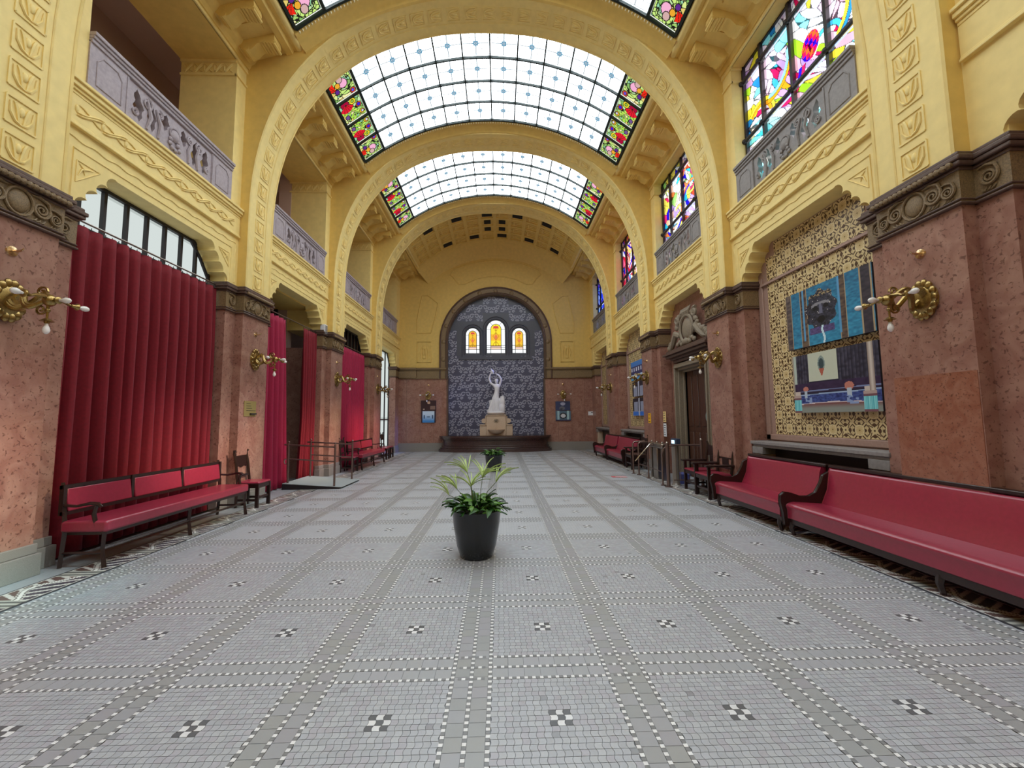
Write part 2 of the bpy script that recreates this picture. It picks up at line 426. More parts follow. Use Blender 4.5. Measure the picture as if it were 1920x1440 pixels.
# ornamental border of waves and leaves
def border_col(u, v):
    v = v*2-1; c = np.zeros(u.shape+(3,))+L('#d9d5d0')
    wave = .55*np.cos(2*math.pi*u); d = np.abs(v-wave)
    leaf = (np.abs(((u*6+v*.8) % 1)-.5) < .33) & (v < wave-.22) & (v > -.92)
    leaf2 = (np.abs(((u*6-v*.8) % 1)-.5) < .33) & (v > wave+.22) & (v < .92)
    c[leaf] = L('#6b5550'); c[leaf2] = L('#55505a')
    uu = np.abs(((u+.5) % 1)-.5); cen = uu < .11
    gsh = .5+.5*np.cos(uu/.11*math.pi*2.2); cc = L('#5c5c5c')+(L('#c9c9c0')-L('#5c5c5c'))*gsh[..., None]
    c[cen] = cc[cen]; c[(d < .1) & ~cen] = L('#efece8'); c[(d > .1) & (d < .16) & ~cen] = L('#5a5250')
    return c
me = painted(64, 28, lambda u, v: (v*.37, u*.73, 0*u), border_col, 'mosaic', 'border_mosaic_tile')
for s, xx in ((0, -4.64), (1, 3.885)):
    for n in range(-1, 28):
        y = n*.73+1.0
        if y+.73 > YE: continue
        link('border_mosaic_tile', me, floor, (xx, y, .0022))

# ================================================================== WALLS
def scallop(ya, yb, z0=4.17, ztop=4.78, n=4, run=.5):
    """lower edge of the plaster wall with stepped scalloped corners, left to right"""
    def corner(y0, y1):
        pts = [(y0, z0)]; zz = z0
        for i in range(n):
            c0 = (y0+(y1-y0)*i/n, z0+(ztop-z0)*i/n); c1 = (y0+(y1-y0)*(i+1)/n, z0+(ztop-z0)*(i+1)/n)
            m_ = ((c0[0]+c1[0])/2, (c0[1]+c1[1])/2); dy, dz = c1[0]-c0[0], c1[1]-c0[1]
            sgn = 1 if y1 > y0 else -1; nx, nz = -dz*sgn, dy*sgn; l = math.hypot(nx, nz); nx, nz = nx/l, nz/l; r = math.hypot(dy, dz)/2
            for k in range(1, 7):
                q = math.pi*k/7; pts.append((m_[0]-math.cos(q)*dy/2+nx*math.sin(q)*r*.75, m_[1]-math.cos(q)*dz/2+nz*math.sin(q)*r*.75))
            pts.append(c1)
        return pts
    a = corner(ya, ya+run); b_ = corner(yb, yb-run); return a+b_[::-1]
walls = {-1: struct('wall_left', 'left wall of red marble piers and yellow plaster galleries'), 1: struct('wall_right', 'right wall of red marble piers and yellow plaster below coloured windows')}
def rot_side(s): return (lambda d, y, z: (X(s, d), y, z))
def sbox(mb, s, d0, d1, y0, y1, z0, z1): return mb.box(X(s, d0), X(s, d1), y0, y1, z0, z1)
# carved plaster square
def relief_mesh():
    mb = MB(); h = .14
    for a in (-1, 1):
        mb.box(0, .012, a*h-.009, a*h+.009, -h, h); mb.box(0, .012, -h, h, a*h-.009, a*h+.009)
    for s_ in (-1, 1):
        mb.tube([(.006, s_*(.02+.055*t), -.10+.05*math.sin(3*t)+.2*t) for t in (0, .25, .5, .75, 1)], [.008, .014, .016, .014, .006], 5)
        mb.tube([(.006, s_*.105, .09), (.006, s_*.10, -.02), (.006, s_*.055, -.09), (.006, 0, -.11)], [.006, .012, .014, .01], 5)
    mb.ball((.0, 0, .03), (.02, .03, .055), 8, 5)
    return mb.mesh('relief_panel', 'yellow', True)
REL = relief_mesh()
def motif_mesh():
    mb = MB()
    for o_ in (0, .028):
        mb.tube([(.008, -.17+t*.34, .06*math.cos(math.pi*t)*-1+o_-.014) for t in (0, .15, .3, .5, .7, .85, 1)], [.004, .010, .011, .011, .011, .010, .004], 5)
    mb.tube([(.006, -.15+t*.3, .06*math.cos(math.pi*t)) for t in (0, .2, .4, .42)], [.003, .008, .007, .003], 5)
    mb.tube([(.006, -.15+t*.3, .06*math.cos(math.pi*t)) for t in (.58, .6, .8, 1)], [.003, .007, .008, .003], 5)
    mb.ball((0, -.17, 0), (.016, .022, .05), 8, 5)
    return mb.mesh('frieze_motif', 'yellow', True)
MOT = motif_mesh()
def corner_relief():
    mb = MB(); 
    for p, q in (((0, 0), (0, .30)), ((0, .30), (.34, .30)), ((.0, 0), (.34, .30))):
        mb.tube([(.004, p[0], p[1]), (.004, q[0], q[1])], .007, 5)
    mb.tube([(.004, .03, .10), (.006, .07, .2), (.006, .15, .24), (.004, .24, .27)], [.004, .014, .012, .004], 5)
    mb.tube([(.004, .04, .27), (.006, .10, .22), (.006, .12, .15)], [.004, .012, .004], 5)
    return mb.mesh('corner_relief', 'yellow', True)
COR = corner_relief()
# capital relief meshes (in y,z plane, depth x)
def scroll_mesh():
    mb = MB(); mb.tube(spiral((.015, 0, 0), .085, .012, 2.2, math.pi*.9, 34), [.016]*10+[.013]*10+[.010]*15, 6)
    mb.tube([(.012, -.085, .02), (.016, -.06, .10), (.012, .02, .13), (.010, .10, .12)], [.012, .018, .016, .006], 6)
    for k in range(3): mb.tube([(.008, -.05+.04*k, -.1), (.012, -.03+.04*k, -.13), (.008, .0+.04*k, -.14)], [.004, .010, .004], 5)
    return mb.mesh('scroll', 'bronze', True)
SCR = scroll_mesh()
def shield_mesh():
    mb = MB(); mb.ball((.0, 0, 0), (.035, .10, .115), 16, 8)
    mb.tube([(.01, .125*math.cos(t*math.pi/8), .14*math.sin(t*math.pi/8)) for t in range(16)], .014, 6, closed=True)
    return mb.mesh('shield_boss', 'bronze', True)
SHD = shield_mesh()
def frotate(s): return 0 if s < 0 else math.pi      # local +x points into the hall
for s in (-1, 1):
    wl = walls[s]; R_ = frotate(s)
    deep = 5.95 if s < 0 else 5.3
    for k in range(-2, 5):
        y0 = P(k); y1 = y0+PW; fa, fb = y0-FL, y1+FL
        if k == 4: y0 = y1 = None; fa, fb = P(3)+PW+FL+2.72, YE
        vis_ = k >= 0
        # flank and pilaster in marble
        sbox(MB(), s, B, D+.2 if s > 0 else deep, fa, fb, 0, 3.66).obj('marble_flank', 'marble', wl)
        mb = MB(); sbox(mb, s, B-.05, B+.1, fa-.05, fb+(.05 if k < 4 else 0), 0, .23); sbox(mb, s, B-.025, B+.1, fa-.025, fb+(.02 if k < 4 else 0), .23, .33)
        mb.obj('plinth', 'plinth', wl, bevel=.008)
        if k < 4:
            sbox(MB(), s, A, B+.02, y0, y1, 0, 3.66).obj('marble_pilaster', 'marble', wl)
            mb = MB(); sbox(mb, s, A-.05, B, y0-.05, y1+.05, 0, .23); sbox(mb, s, A-.025, B, y0-.025, y1+.025, .23, .33); mb.obj('plinth', 'plinth', wl, bevel=.008)
        # capital: carved band stepping around the pier
        mb = MB()
        for d_, a, b_ in ([(B, fa, fb)]+([(A, y0, y1)] if k < 4 else [])):
            e = .0 if k == 4 else 1
            sbox(mb, s, d_-.02, D+.15, a-.02, b_+.02*e, 3.66, 4.0)
        mb.obj('capital', 'bronze', wl)
        mb = MB()
        for d_, a, b_ in ([(B, fa, fb)]+([(A, y0, y1)] if k < 4 else [])):
            e = 0 if k == 4 else 1
            for z_, r_, q in ((3.665, .014, .035), (3.705, .012, .028)): sbox(mb, s, d_-q-.01, D+.1, a-q, b_+q*e, z_-r_, z_+r_)
            for z_, h_, q in ((4.0, .035, .035), (4.035, .045, .07), (4.08, .05, .085), (4.13, .045, .06)): sbox(mb, s, d_-q, D+.1, a-q, b_+q*e, z_, z_+h_)
        mb.obj('capital_moulding', 'darkcap', wl, bevel=.012)
        if k < 4 and vis_:
            yc = (y0+y1)/2
            if s > 0 and k == 0: sbox(MB(), s, A-.006, A+.01, y0+.01, y1-.01, .34, 2.02).obj('marble_slab', 'marble2', wl)
            link('shield_boss', SHD, wl, (X(s, A-.02), yc, 3.86), (0, 0, R_))
            for sg in (-1, 1):
                for q, zz in ((.2, 3.86), (.345, 3.82)):
                    o = link('scroll', SCR, wl, (X(s, A-.02), yc+sg*q, zz), (0, 0, R_)); o.scale = (1, -sg*(1 if s < 0 else -1), 1) if q == .2 else (1, -.75*sg*(1 if s < 0 else -1), .75)
            for ys, sg in ((y0-.15, -1), (y1+.15, 1)):
                o = link('scroll', SCR, wl, (X(s, B-.02), ys, 3.86), (0, 0, R_)); o.scale = (1, .9*sg, .95)
            if k < 4:  # rope roll under the top moulding
                mb = MB()
                n = 16
                for i in range(n): mb.ball((X(s, A-.085), y0-.02+(PW+.04)*(i+.5)/n, 4.055), (.03, .034, .032), 6, 5)
                o = mb.obj('rope_roll', 'bronze', wl, True); o['kind'] = 'stuff'
        # plaster core above
        sbox(MB(), s, B+.03, deep, fa, fb, 4.17, 5.7).obj('plaster_pier', 'yellow', wl); sbox(MB(), s, B, deep, fa, fb, 5.7, 9.35).obj('gallery_pier', 'yellow', wl)
        # jamb frieze
        if vis_:
            mb = MB(); sbox(mb, s, B+.0, deep, fa-.03, fa+.01, 8.28, 8.32); sbox(mb, s, B, deep, fa-.035, fa+.01, 8.55, 8.6)
            sbox(mb, s, B-.03, B+.02, fa-.03, y0 if y0 else fb, 8.28, 8.31); sbox(mb, s, B-.035, B+.02, fa-.03, y0 if y0 else fb, 8.57, 8.6)
            mb.obj('jamb_moulding', 'yellow', wl)
            if s < 0:
                for q in range(5):
                    o = link('frieze_motif', MOT, wl, (X(s, B+.15+q*.19), fa-.005, 8.43), (0, 0, -math.pi/2)); o.scale = (1.2, .5, 1.3)
    for k in range(-2, 4):
        ya, yb = P(k)+PW, P(k+1) if k < 3 else YE
        oa, ob = ya+FL, (P(k+1)-FL if k < 3 else P(3)+PW+FL+2.72)
        if k == 3: yb = YE
        poly = [(ya, 4.17)]+[(y, z) for y, z in scallop(oa, ob)]+[(yb, 4.17), (yb, 5.70), (ya, 5.70)]
        MB().yz(poly, X(s, B), X(s, D+.02)).obj('plaster_wall', 'yellow', wl)
        # entablature below the gallery
        mb = MB()
        for z0_, z1_, q in ((5.13, 5.16, .05), (5.16, 5.19, .035), (5.52, 5.56, .03), (5.56, 5.6, .05), (5.60, 5.66, .075), (5.66, 5.7, .1)): sbox(mb, s, B-q, B+.01, ya+.02, yb-.02, z0_, z1_)
        mb.obj('entablature_moulding', 'yellow', wl, bevel=.006)
        sbox(MB(), s, B-.022, B+.01, ya+.02, yb-.02, 5.19, 5.52).obj('frieze_board', 'yellow', wl)
        if k >= 0:
            n = 9
            for i in range(n): link('frieze_motif', MOT, wl, (X(s, B-.024), ya+.2+(yb-ya-.4)*(i+.5)/n, 5.355), (0, 0, R_))
            # wavy line and straight outline round the opening
            def line(off, zt, zb_, r_, wav):
                pts = []; pth = [(oa-off+.0, 4.2), (oa-off, zt), (ob+off, zt), (ob+off, 4.2)]
                for (p0, q0), (p1, q1) in zip(pth, pth[1:]):
                    L_ = math.hypot(p1-p0, q1-q0); n_ = max(2, int(L_/.035))
                    for i in range(n_):
                        t = i/n_; y_, z_ = p0+(p1-p0)*t, q0+(q1-q0)*t
                        wv = wav*math.sin(t*L_*2*math.pi/.3); ny, nz = -(q1-q0)/L_, (p1-p0)/L_
                        pts.append((X(s, B-.002), y_+ny*wv, z_+nz*wv))
                return pts
            mb = MB(); mb.tube(line(.2, 5.0, 0, .009, .012), .010, 4); mb.tube([(X(s, B-.002), a, b_) for a, b_ in ((oa-.08, 4.2), (oa-.08, 4.88), (ob+.08, 4.88), (ob+.08, 4.2))], .010, 4)
            mb.obj('plaster_outline', 'yellow', wl)
            for sg, yy in ((1, oa-.03), (-1, ob+.03)):
                o = link('corner_relief', COR, wl, (X(s, B), yy, 4.48), (0, 0, R_)); o.scale = (1, .85*sg*(1 if s < 0 else -1), .9)
        # lintel above the gallery opening
        sbox(MB(), s, B, deep, oa, ob, 8.6, 9.35).obj('lintel', 'ochre', wl)
        sbox(MB(), s, B-.03, B+.01, ya, yb, 8.6, 8.66).obj('lintel_moulding', 'yellow', wl)
        # cornice with brackets up to the skylight
        prof = [(B+.2, 8.66), (B-.06, 8.66), (B-.09, 8.75), (B-.16, 8.80), (B-.2, 8.88), (4.12, 9.04), (4.10, 9.0), (3.98, 9.02), (3.95, 9.10), (3.88, 9.1), (3.86, 9.2), (3.76, 9.22), (3.76, 9.5), (B+.2, 9.6)]
        ye_ = yb if k < 3 else YE
        MB().prism(prof, lambda a, b_: (X(s, a), ya, b_), lambda a, b_: (X(s, a), ye_, b_)).obj('cornice', 'ochre', wl)
        MB().tube([(X(s, 3.85), ya, 9.16), (X(s, 3.85), ye_, 9.16)], .075, 12).obj('cornice_roll', 'yellow', wl, True)
        if k >= -1:
            nb = 5
            if 'BRK' not in globals():
                mbk = MB(); pr = [(0, .05), (-.03, -.10), (.06, -.19), (.2, -.17), (.31, -.06), (.42, -.03), (.55, -.07), (.64, -.0), (.64, .16), (.3, .17), (.05, .12)]
                mbk.prism(pr, lambda a, b_: (a, -.12, b_), lambda a, b_: (a, .12, b_))
                for q in range(5): mbk.tube([(.38+.06*q, -.13, -.03-.008*q), (.38+.06*q, .13, -.03-.008*q)], .03, 8)
                mbk.tube([(.10, -.13, -.14), (.10, .13, -.14)], .06, 8)
                BRK = mbk.mesh('bracket', 'ochre', True, 40)
                mbk = MB().box(.0, .5, -.13, .13, .0, .03); mbk.box(.06, .44, -.09, .09, -.03, .0)
                CST = mbk.mesh('soffit_boss', 'ochre')
            for i in range(nb):
                yy = ya+(ye_-ya)*(i+.5)/nb
                o = link('bracket', BRK, wl, (X(s, 4.74), yy, 8.86), (0, 0, 0 if s < 0 else math.pi)); o.rotation_euler[1] = -.06 if s < 0 else -.06
                if i < nb-1:
                    o = link('soffit_boss', CST, wl, (X(s, 4.66), yy+(ye_-ya)/nb/2, 8.90), (0, -.27, 0 if s < 0 else math.pi))

for k in (-2, -1):
    ya = P(k)+PW
    for s in (-1, 1): sbox(MB(), s, D+.02, D+.2, ya, P(k+1), 0, 5.7).obj('plain_wall', 'marble', walls[s])
ya = -9; sbox(MB(), 1, D, D+.2, -9, P(-1)-FL, 5.7, 8.7).obj('plain_wall', 'yellow', walls[1])
for s in (-1, 1): sbox(MB(), s, B, D+.2, -9, P(-2), 0, 9.4).obj('plain_wall', 'yellow', walls[s])
# left gallery space behind the openings, right outside stays open
gl = MB(); gl.box(X(-1, 8.0), X(-1, 5.0), -9, YE, 5.45, 5.7).obj('gallery_floor', 'brown', walls[-1])
MB().box(X(-1, 7.35), X(-1, 7.15), -9, YE, 5.6, 9.3).obj('gallery_back_wall', 'brown', walls[-1])
MB().box(X(-1, 8.0), X(-1, 5.0), -9, YE, 9.2, 9.4).obj('gallery_ceiling', 'brown', walls[-1])
MB().box(X(-1, 7.4), X(-1, 7.2), -9, YE, -.1, 5.6).obj('passage_back_wall', 'brown', walls[-1])

# ================================================================== TRANSVERSE ARCHES
def archcurve(n=48, a=4.72, b=4.82, zs=5.6, e=2.3):
    out = []
    for i in range(n+1):
        t = math.pi*i/n; c, s_ = math.cos(t), math.sin(t)
        out.append((a*math.copysign(abs(c)**(2/e), c), zs+b*abs(s_)**(2/e)))
    return out
def arclen(pts):
    L_ = [0]
    for p, q in zip(pts, pts[1:]): L_.append(L_[-1]+math.hypot(q[0]-p[0], q[1]-p[1]))
    return L_
names = {-2: 'rearmost', -1: 'rear', 0: 'nearest', 1: 'large second', 2: 'third', 3: 'farthest'}
for k in range(-1, 4):
    ar = struct('trim_%d' % (k+2), '%s transverse plaster arch with carved squares' % names[k])
    y0, y1 = P(k), P(k)+PW
    cur = [(A-.015, 4.17)]+[(x, z) for x, z in archcurve()]+[(-A+.015, 4.17)]
    V = []; F = []; n = len(cur)
    def outer(x, z):
        if z < 5.7: return (math.copysign(5.0, x), z)
        dx, dz = x, z-5.6; m_ = max(abs(dx)/5.0, dz/5.4); return (dx/m_, 5.6+dz/m_)
    for yy in (y0, y1):
        for x, z in cur: V.append((XC+x, yy, z))
        for x, z in cur: ox, oz = outer(x, z); V.append((XC+ox, yy, oz))
    for i in range(n-1):
        F += [(i, i+1, n+i+1, n+i), (2*n+i, 3*n+i, 3*n+i+1, 2*n+i+1)]
    o = MB().add(V, F).obj('arch_face', 'ochre', ar)
    Fi = [(i, 2*n+i, 2*n+i+1, i+1) for i in range(n-1)]
    o = MB().add(V, Fi).obj('arch_soffit', 'yellow', ar, True)
    # raised fillets along the soffit
    def inner(off, yy): 
        pts = []
        for i, (x, z) in enumerate(cur):
            a = cur[max(0, i-1)]; b_ = cur[min(n-1, i+1)]; tx, tz = b_[0]-a[0], b_[1]-a[1]; l = math.hypot(tx, tz); nx, nz = -tz/l, tx/l
            pts.append((XC+x+nx*off, yy, z+nz*off))
        return pts
    mb = MB()
    for yy, r_ in ((y0+.60, .011), (y0+.015, .018), (y1-.02, .018)): mb.tube(inner(.004, yy), r_, 4)
    mb.obj('arch_fillet', 'yellow', ar)
    if k >= 0:
        L_ = arclen(cur); tot = L_[-1]; num = int(tot/.385); 
        for i in range(num):
            t = (i+.5)/num*tot
            j = max(q for q in range(n) if L_[q] <= t); j = min(j, n-2); u_ = (t-L_[j])/(L_[j+1]-L_[j])
            x, z = cur[j][0]+(cur[j+1][0]-cur[j][0])*u_, cur[j][1]+(cur[j+1][1]-cur[j][1])*u_
            tx, tz = cur[j+1][0]-cur[j][0], cur[j+1][1]-cur[j][1]; l = math.hypot(tx, tz); tx, tz = tx/l, tz/l; nx, nz = -tz, tx
            # local x -> inward normal, y -> world y, z -> up the curve
            up = (tx, tz) if x > 0 else (-tx, -tz)
            sy = 1
            M_ = Matrix(((nx, 0, up[0], XC+x), (0, sy, 0, y0+.385), (nz, 0, up[1], z), (0, 0, 0, 1)))
            o = link('relief_panel', REL, ar); o.matrix_world = M_
        # roll moulding on the front face along the arch
    mb = MB(); 
    pts = [(XC+x*1.055, y0-.012, 5.6+(z-5.6)*1.05) for x, z in archcurve() if 5.6+(z-5.6)*1.05 > 9.5]
    mb.tube(pts, .03, 6); mb.obj('arch_roll', 'ochre', ar)

# ================================================================== CEILING AND SKYLIGHTS
RS, ZC, AMAX = 5.82, 4.75, math.asin(3.75/5.82)
def arcpt(a, r=RS): return XC+r*math.sin(a), ZC+r*math.cos(a)
ceil_ = struct('ceiling', 'yellow plaster vaults carrying the skylights')
MB().box(X(-1, 8.1), X(1, 5.35), -9, YE+.4, 11.35, 11.6).obj('light_block_slab', 'brown', ceil_)  # added lid over the skylights, keeps world light and sun out
MB().box(X(-1, 8.2), X(-1, 8.0), -9, YE+.4, -.1, 11.4).obj('light_block_wall', 'brown', ceil_)  # left side of the added shell against world light
for s in (-1, 1):
    sbox(MB(), s, 4.9 if s < 0 else 4.9, 5.35 if s > 0 else 8.0, -9, YE+.3, 9.3, 11.4).obj('light_block_side', 'brown', ceil_)  # added side blocks closing the shell against stray light
def smooth_cells(u, v, seeds, cols, warp=.0):
    d = (u[..., None]-seeds[:, 0])**2+(v[..., None]-seeds[:, 1])**2; o_ = np.sort(d, -1); idx = d.argmin(-1)
    return cols[idx], np.sqrt(o_[..., 1])-np.sqrt(o_[..., 0])
def white_pane(u, v):
    c = np.zeros(u.shape+(3,))+np.array([.90, 1.0, 1.06])
    for q in (.06, .94): c[(np.abs(u-q) < .012) | (np.abs(v-q) < .012)] = (.07, .085, .09)
    for q in (.28, .5, .72): c[(np.abs(u-q) < .014) & (np.minimum(v, 1-v) > .06)] = (.08, .09, .095)
    for q in (.28, .5, .72): c[(np.abs(v-q) < .012) & (np.minimum(u, 1-u) > .06)] = (.11, .12, .125)
    r = np.hypot(u-.5, v-.5); t = np.arctan2(v-.5, u-.5)
    c[(r < .115+.018*np.cos(8*t)) & (r > .045)] = (.028, .06, .085); c[r < .03] = (.03, .06, .09)
    return c
def flower_pane(kind):
    def f(u, v):
        if kind in (1,): v = v
        if kind >= 2: v = 1-v
        kk = kind % 2 if kind < 2 else (1 if kind == 2 else 0)
        r_ = np.random.default_rng(11+kk); seeds = r_.random((46, 2)); pal = [L('#cfe08a'), L('#9cc46a'), L('#7fae5e'), L('#e9e6a8'), L('#b9dca0'), L('#d9c06a'), L('#8fc9a0')]
        cols = np.array([pal[i % 7] for i in range(46)]); c, e = smooth_cells(u, v, seeds, cols); lead = e < .018
        def disc(x, y, r, rgb, ring=None):
            d = np.hypot(u-x, v-y); c[d < r] = rgb; lead[np.abs(d-r) < .012] = True; lead[(d < r-.012)] &= False
        def petals(x, y, r, ang, rgb, n=3, spread=.35):
            for q in range(n):
                a = ang+(q-(n-1)/2)*spread; t = (u-x)*math.cos(a)+(v-y)*math.sin(a); w_ = np.abs(-(u-x)*math.sin(a)+(v-y)*math.cos(a))
                m_ = (t > 0) & (t < r) & (w_ < .22*t+.01); c[m_] = rgb; lead[m_] = False; lead[(t > 0) & (t < r) & (np.abs(w_-(.22*t+.01)) < .008)] = True
        if kk == 0:
            d = np.hypot(u-.62, v-.42); m_ = (d > .27) & (d < .44); c[m_] = L('#bfe07a'); lead[np.abs(d-.27) < .014] = True; lead[np.abs(d-.44) < .012] = True
            disc(.58, .42, .17, L('#e8a8c8')); disc(.5, .25, .12, L('#c7a4a0')); disc(.36, .42, .10, L('#e0a030')); 
            petals(.24, .56, .3, -2.3, L('#e02818'), 3, .4); disc(.27, .62, .09, L('#5a2a86')); disc(.82, .85, .11, L('#e04838')); disc(.82, .85, .06, L('#6a50d8'))
        else:
            for q in range(6): petals(.25+.09*q, .35+.1*q, .26, 2.4, L('#a4d94c'), 1); petals(.25+.09*q, .35+.1*q, .24, .2, L('#b7e05a'), 1)
            disc(.3, .18, .17, L('#a01038')); petals(.3, .2, .33, 1.5, L('#d81c30'), 5, .4); disc(.62, .2, .13, L('#e6d431')); disc(.62, .2, .06, L('#90b840'))
            disc(.8, .45, .11, L('#e86030')); disc(.8, .45, .07, L('#3a20d0')); disc(.82, .78, .10, L('#f0b030')); disc(.84, .78, .055, L('#cfd4f0')); disc(.2, .72, .09, L('#6b4c88'))
        bd = (np.minimum(np.minimum(u, 1-u), np.minimum(v, 1-v)) < .045); c[bd] = L('#f4f8ea'); lead[bd] = False
        lead[np.abs(np.minimum(np.minimum(u, 1-u), np.minimum(v, 1-v))-.045) < .008] = True
        c = c*1.15; c[lead] = L('#23241c'); return c
    return f
CW, RWL = .0, .72
cwid = 2*RS*math.sin(AMAX/12)*.985
mW = painted(44, 44, lambda u, v: ((u-.5)*cwid, (v-.5)*.70, 0*u), white_pane, 'skyglass', 'pane')
mF = [painted(70, 70, lambda u, v: ((u-.5)*cwid, (v-.5)*.70, 0*u), flower_pane(q), 'skycolour', 'flower_pane') for q in range(4)]
for k in range(-2, 3):
    ya, yb = P(k)+PW, P(k+1); s0 = ya+.04; s1 = s0+4*RWL
    wn = struct('window_%d' % (k+3), 'arched skylight with white panes and flowered glass edges, %s bay' % {-2: 'rearmost', -1: 'rear', 0: 'nearest', 1: 'second', 2: 'third'}[k])
    for c_ in range(12):
        a = -AMAX+(c_+.5)*2*AMAX/12; x, z = arcpt(a)
        for r in range(4):
            yy = s0+(r+.5)*RWL; edge = c_ in (0, 11)
            me = mF[r] if edge else mW
            o = link('pane', me, wn, (x, yy, z), (0, a, 0))
            if c_ == 11: o.scale = (-1, 1, 1)
    # lead bars
    mb = MB()
    for c_ in range(13):
        a = -AMAX+c_*2*AMAX/12; x, z = arcpt(a, RS-.02); w_ = .028 if c_ in (0, 1, 11, 12) else .017
        V = []; ca, sa = math.cos(a), math.sin(a)
        for yy in (s0, s1):
            for p, q in ((-w_, -.03), (w_, -.03), (w_, .05), (-w_, .05)): V.append((x+p*ca+q*sa, yy, z-p*sa+q*ca))
        MB().add(V, [(0, 1, 2, 3), (4, 7, 6, 5), (0, 4, 5, 1), (1, 5, 6, 2), (2, 6, 7, 3), (3, 7, 4, 0)]).obj('glazing_bar', 'frame', wn)
    def arcbar(yc_, hw, r0, r1, mat, name, par, n=36, am=AMAX):
        V = []; F = []
        for i in range(n+1):
            a = -am+2*am*i/n
            for r_, yy in ((r0, yc_-hw), (r0, yc_+hw), (r1, yc_+hw), (r1, yc_-hw)): x, z = arcpt(a, r_); V.append((x, yy, z))
        for i in range(n):
            for j in range(4): F.append((4*i+j, 4*i+(j+1) % 4, 4*i+4+(j+1) % 4, 4*i+4+j))
        return MB().add(V, F).obj(name, mat, par)
    for r in range(5): arcbar(s0+r*RWL, .024 if r in (0, 4) else .017, RS-.055, RS+.03, 'frame', 'glazing_bar', wn)
    # plaster bands and coves at the two ends
    def sweep(prof, mat, name, par, am=AMAX+.012, n=40):
        V = []; F = []; m_ = len(prof)
        for i in range(n+1):
            a = -am+2*am*i/n
            for yy, r_ in prof: x, z = arcpt(a, r_); V.append((x, yy, z))
        for i in range(n):
            for j in range(m_-1): F.append((m_*i+j, m_*i+j+1, m_*i+m_+j+1, m_*i+m_+j))
        return MB().add(V, F).obj(name, mat, par, True)
    sweep([(s1+.02, RS+.02), (s1+.04, RS-.06), (s1+.10, RS-.07), (s1+.15, RS-.04), (s1+.25, RS-.03), (yb-.06, RS-.08), (yb-.03, RS-.14), (yb+.02, RS-.15)], 'ochre', 'cove', ceil_)
    sweep([(ya-.02, RS-.12), (ya+.02, RS-.1), (s0-.02, RS-.05), (s0-.02, RS+.03)], 'ochre', 'cove', ceil_)
    mb = MB()
    for i in range(110):
        a = -AMAX+2*AMAX*(i+.5)/110; x, z = arcpt(a, RS-.065); mb.ball((x, s1+.055, z), (.016, .03, .02), 5, 4)
    o = mb.obj('bead_row', 'cream', ceil_); o['kind'] = 'stuff'
# coffered vault before the end wall
ya = P(3)+PW
V = []; F = []; n = 48; AM = AMAX+.04
prof = [(ya-.02, RS), (19.95, RS), (20.15, RS-.06), (20.4, RS-.2), (20.6, RS-.42), (YE+.05, RS-.75)]
for i in range(n+1):
    a = -AM+2*AM*i/n
    for yy, r_ in prof: x, z = arcpt(a, r_); V.append((x, yy, z))
m_ = len(prof)
for i in range(n):
    for j in range(m_-1): F.append((m_*i+j, m_*i+j+1, m_*i+m_+j+1, m_*i+m_+j))
MB().add(V, F).obj('coffered_vault', 'ochre', ceil_, True)
CD = (19.9-ya)/4
def radial(mb, a, yy, hx, hy, r0, r1):
    ca, sa = math.cos(a), math.sin(a); V = []
    for r_ in (r0, r1):
        x, z = arcpt(a, r_)
        for p, q in ((-hx, -hy), (hx, -hy), (hx, hy), (-hx, hy)): V.append((x+p*ca, yy+q, z-p*sa))
    return mb.add(V, [(0, 1, 2, 3), (7, 6, 5, 4), (0, 4, 5, 1), (1, 5, 6, 2), (2, 6, 7, 3), (3, 7, 4, 0)])
for c_ in range(13):
    a = -AMAX+c_*2*AMAX/12; radial(MB(), a, (ya+19.9)/2, .07, (19.9-ya)/2, RS-.05, RS+.02).obj('vault_rib', 'ochre', ceil_)
for r in range(5): arcbar(ya+r*CD, .07, RS-.05, RS+.02, 'ochre', 'vault_rib', ceil_)
dark = {(0, c) for c in (1, 3, 5, 7, 9)} | {(1, 5), (1, 6), (2, 5), (2, 6)} | {(3, c) for c in (2, 4, 6, 8, 10)}
for r in range(4):
    for c_ in range(12):
        a = -AMAX+(c_+.5)*2*AMAX/12; yy = ya+(r+.5)*CD; mb = MB()
        if (r, c_) in dark: radial(mb, a, yy, .22 if r in (0, 3) else .15, .15, RS-.035, RS-.0); mb.obj('vent_opening', 'black', ceil_)
        else:
            radial(mb, a, yy, .24, .03, RS-.03, RS); radial(mb, a, yy+.16, .24, .03, RS-.03, RS); radial(mb, a, yy-.16, .24, .03, RS-.03, RS); radial(mb, a-.02, yy, .03, .2, RS-.04, RS); mb.obj('coffer_ornament', 'ochre', ceil_)

# ================================================================== END WALL
def plate(outer, holes, t, to3, name, mat, parent, smooth=False):
    cu = bpy.data.curves.new('tmp', 'CURVE'); cu.dimensions = '2D'; cu.fill_mode = 'BOTH'; cu.extrude = t/2
    for poly in [outer]+holes:
        sp = cu.splines.new('POLY'); sp.points.add(len(poly)-1); sp.use_cyclic_u = True
        for p, q in zip(sp.points, poly): p.co = (q[0], q[1], 0, 1)
    ob = bpy.data.objects.new('tmp', cu); C.objects.link(ob); dg = bpy.context.evaluated_depsgraph_get(); ev = ob.evaluated_get(dg)
    me = bpy.data.meshes.new_from_object(ev); bpy.data.objects.remove(ob); bpy.data.curves.remove(cu)
    for v in me.vertices: v.co = to3(v.co.x, v.co.y, v.co.z)
    me.name = name; me.materials.clear(); me.materials.append(MT[mat]); me.update()
    return link(name, me, parent)
we = struct('wall_end', 'end wall with a tall arched niche between marble and yellow plaster')
NI, NO, NZ = 2.45, 2.85, 5.5
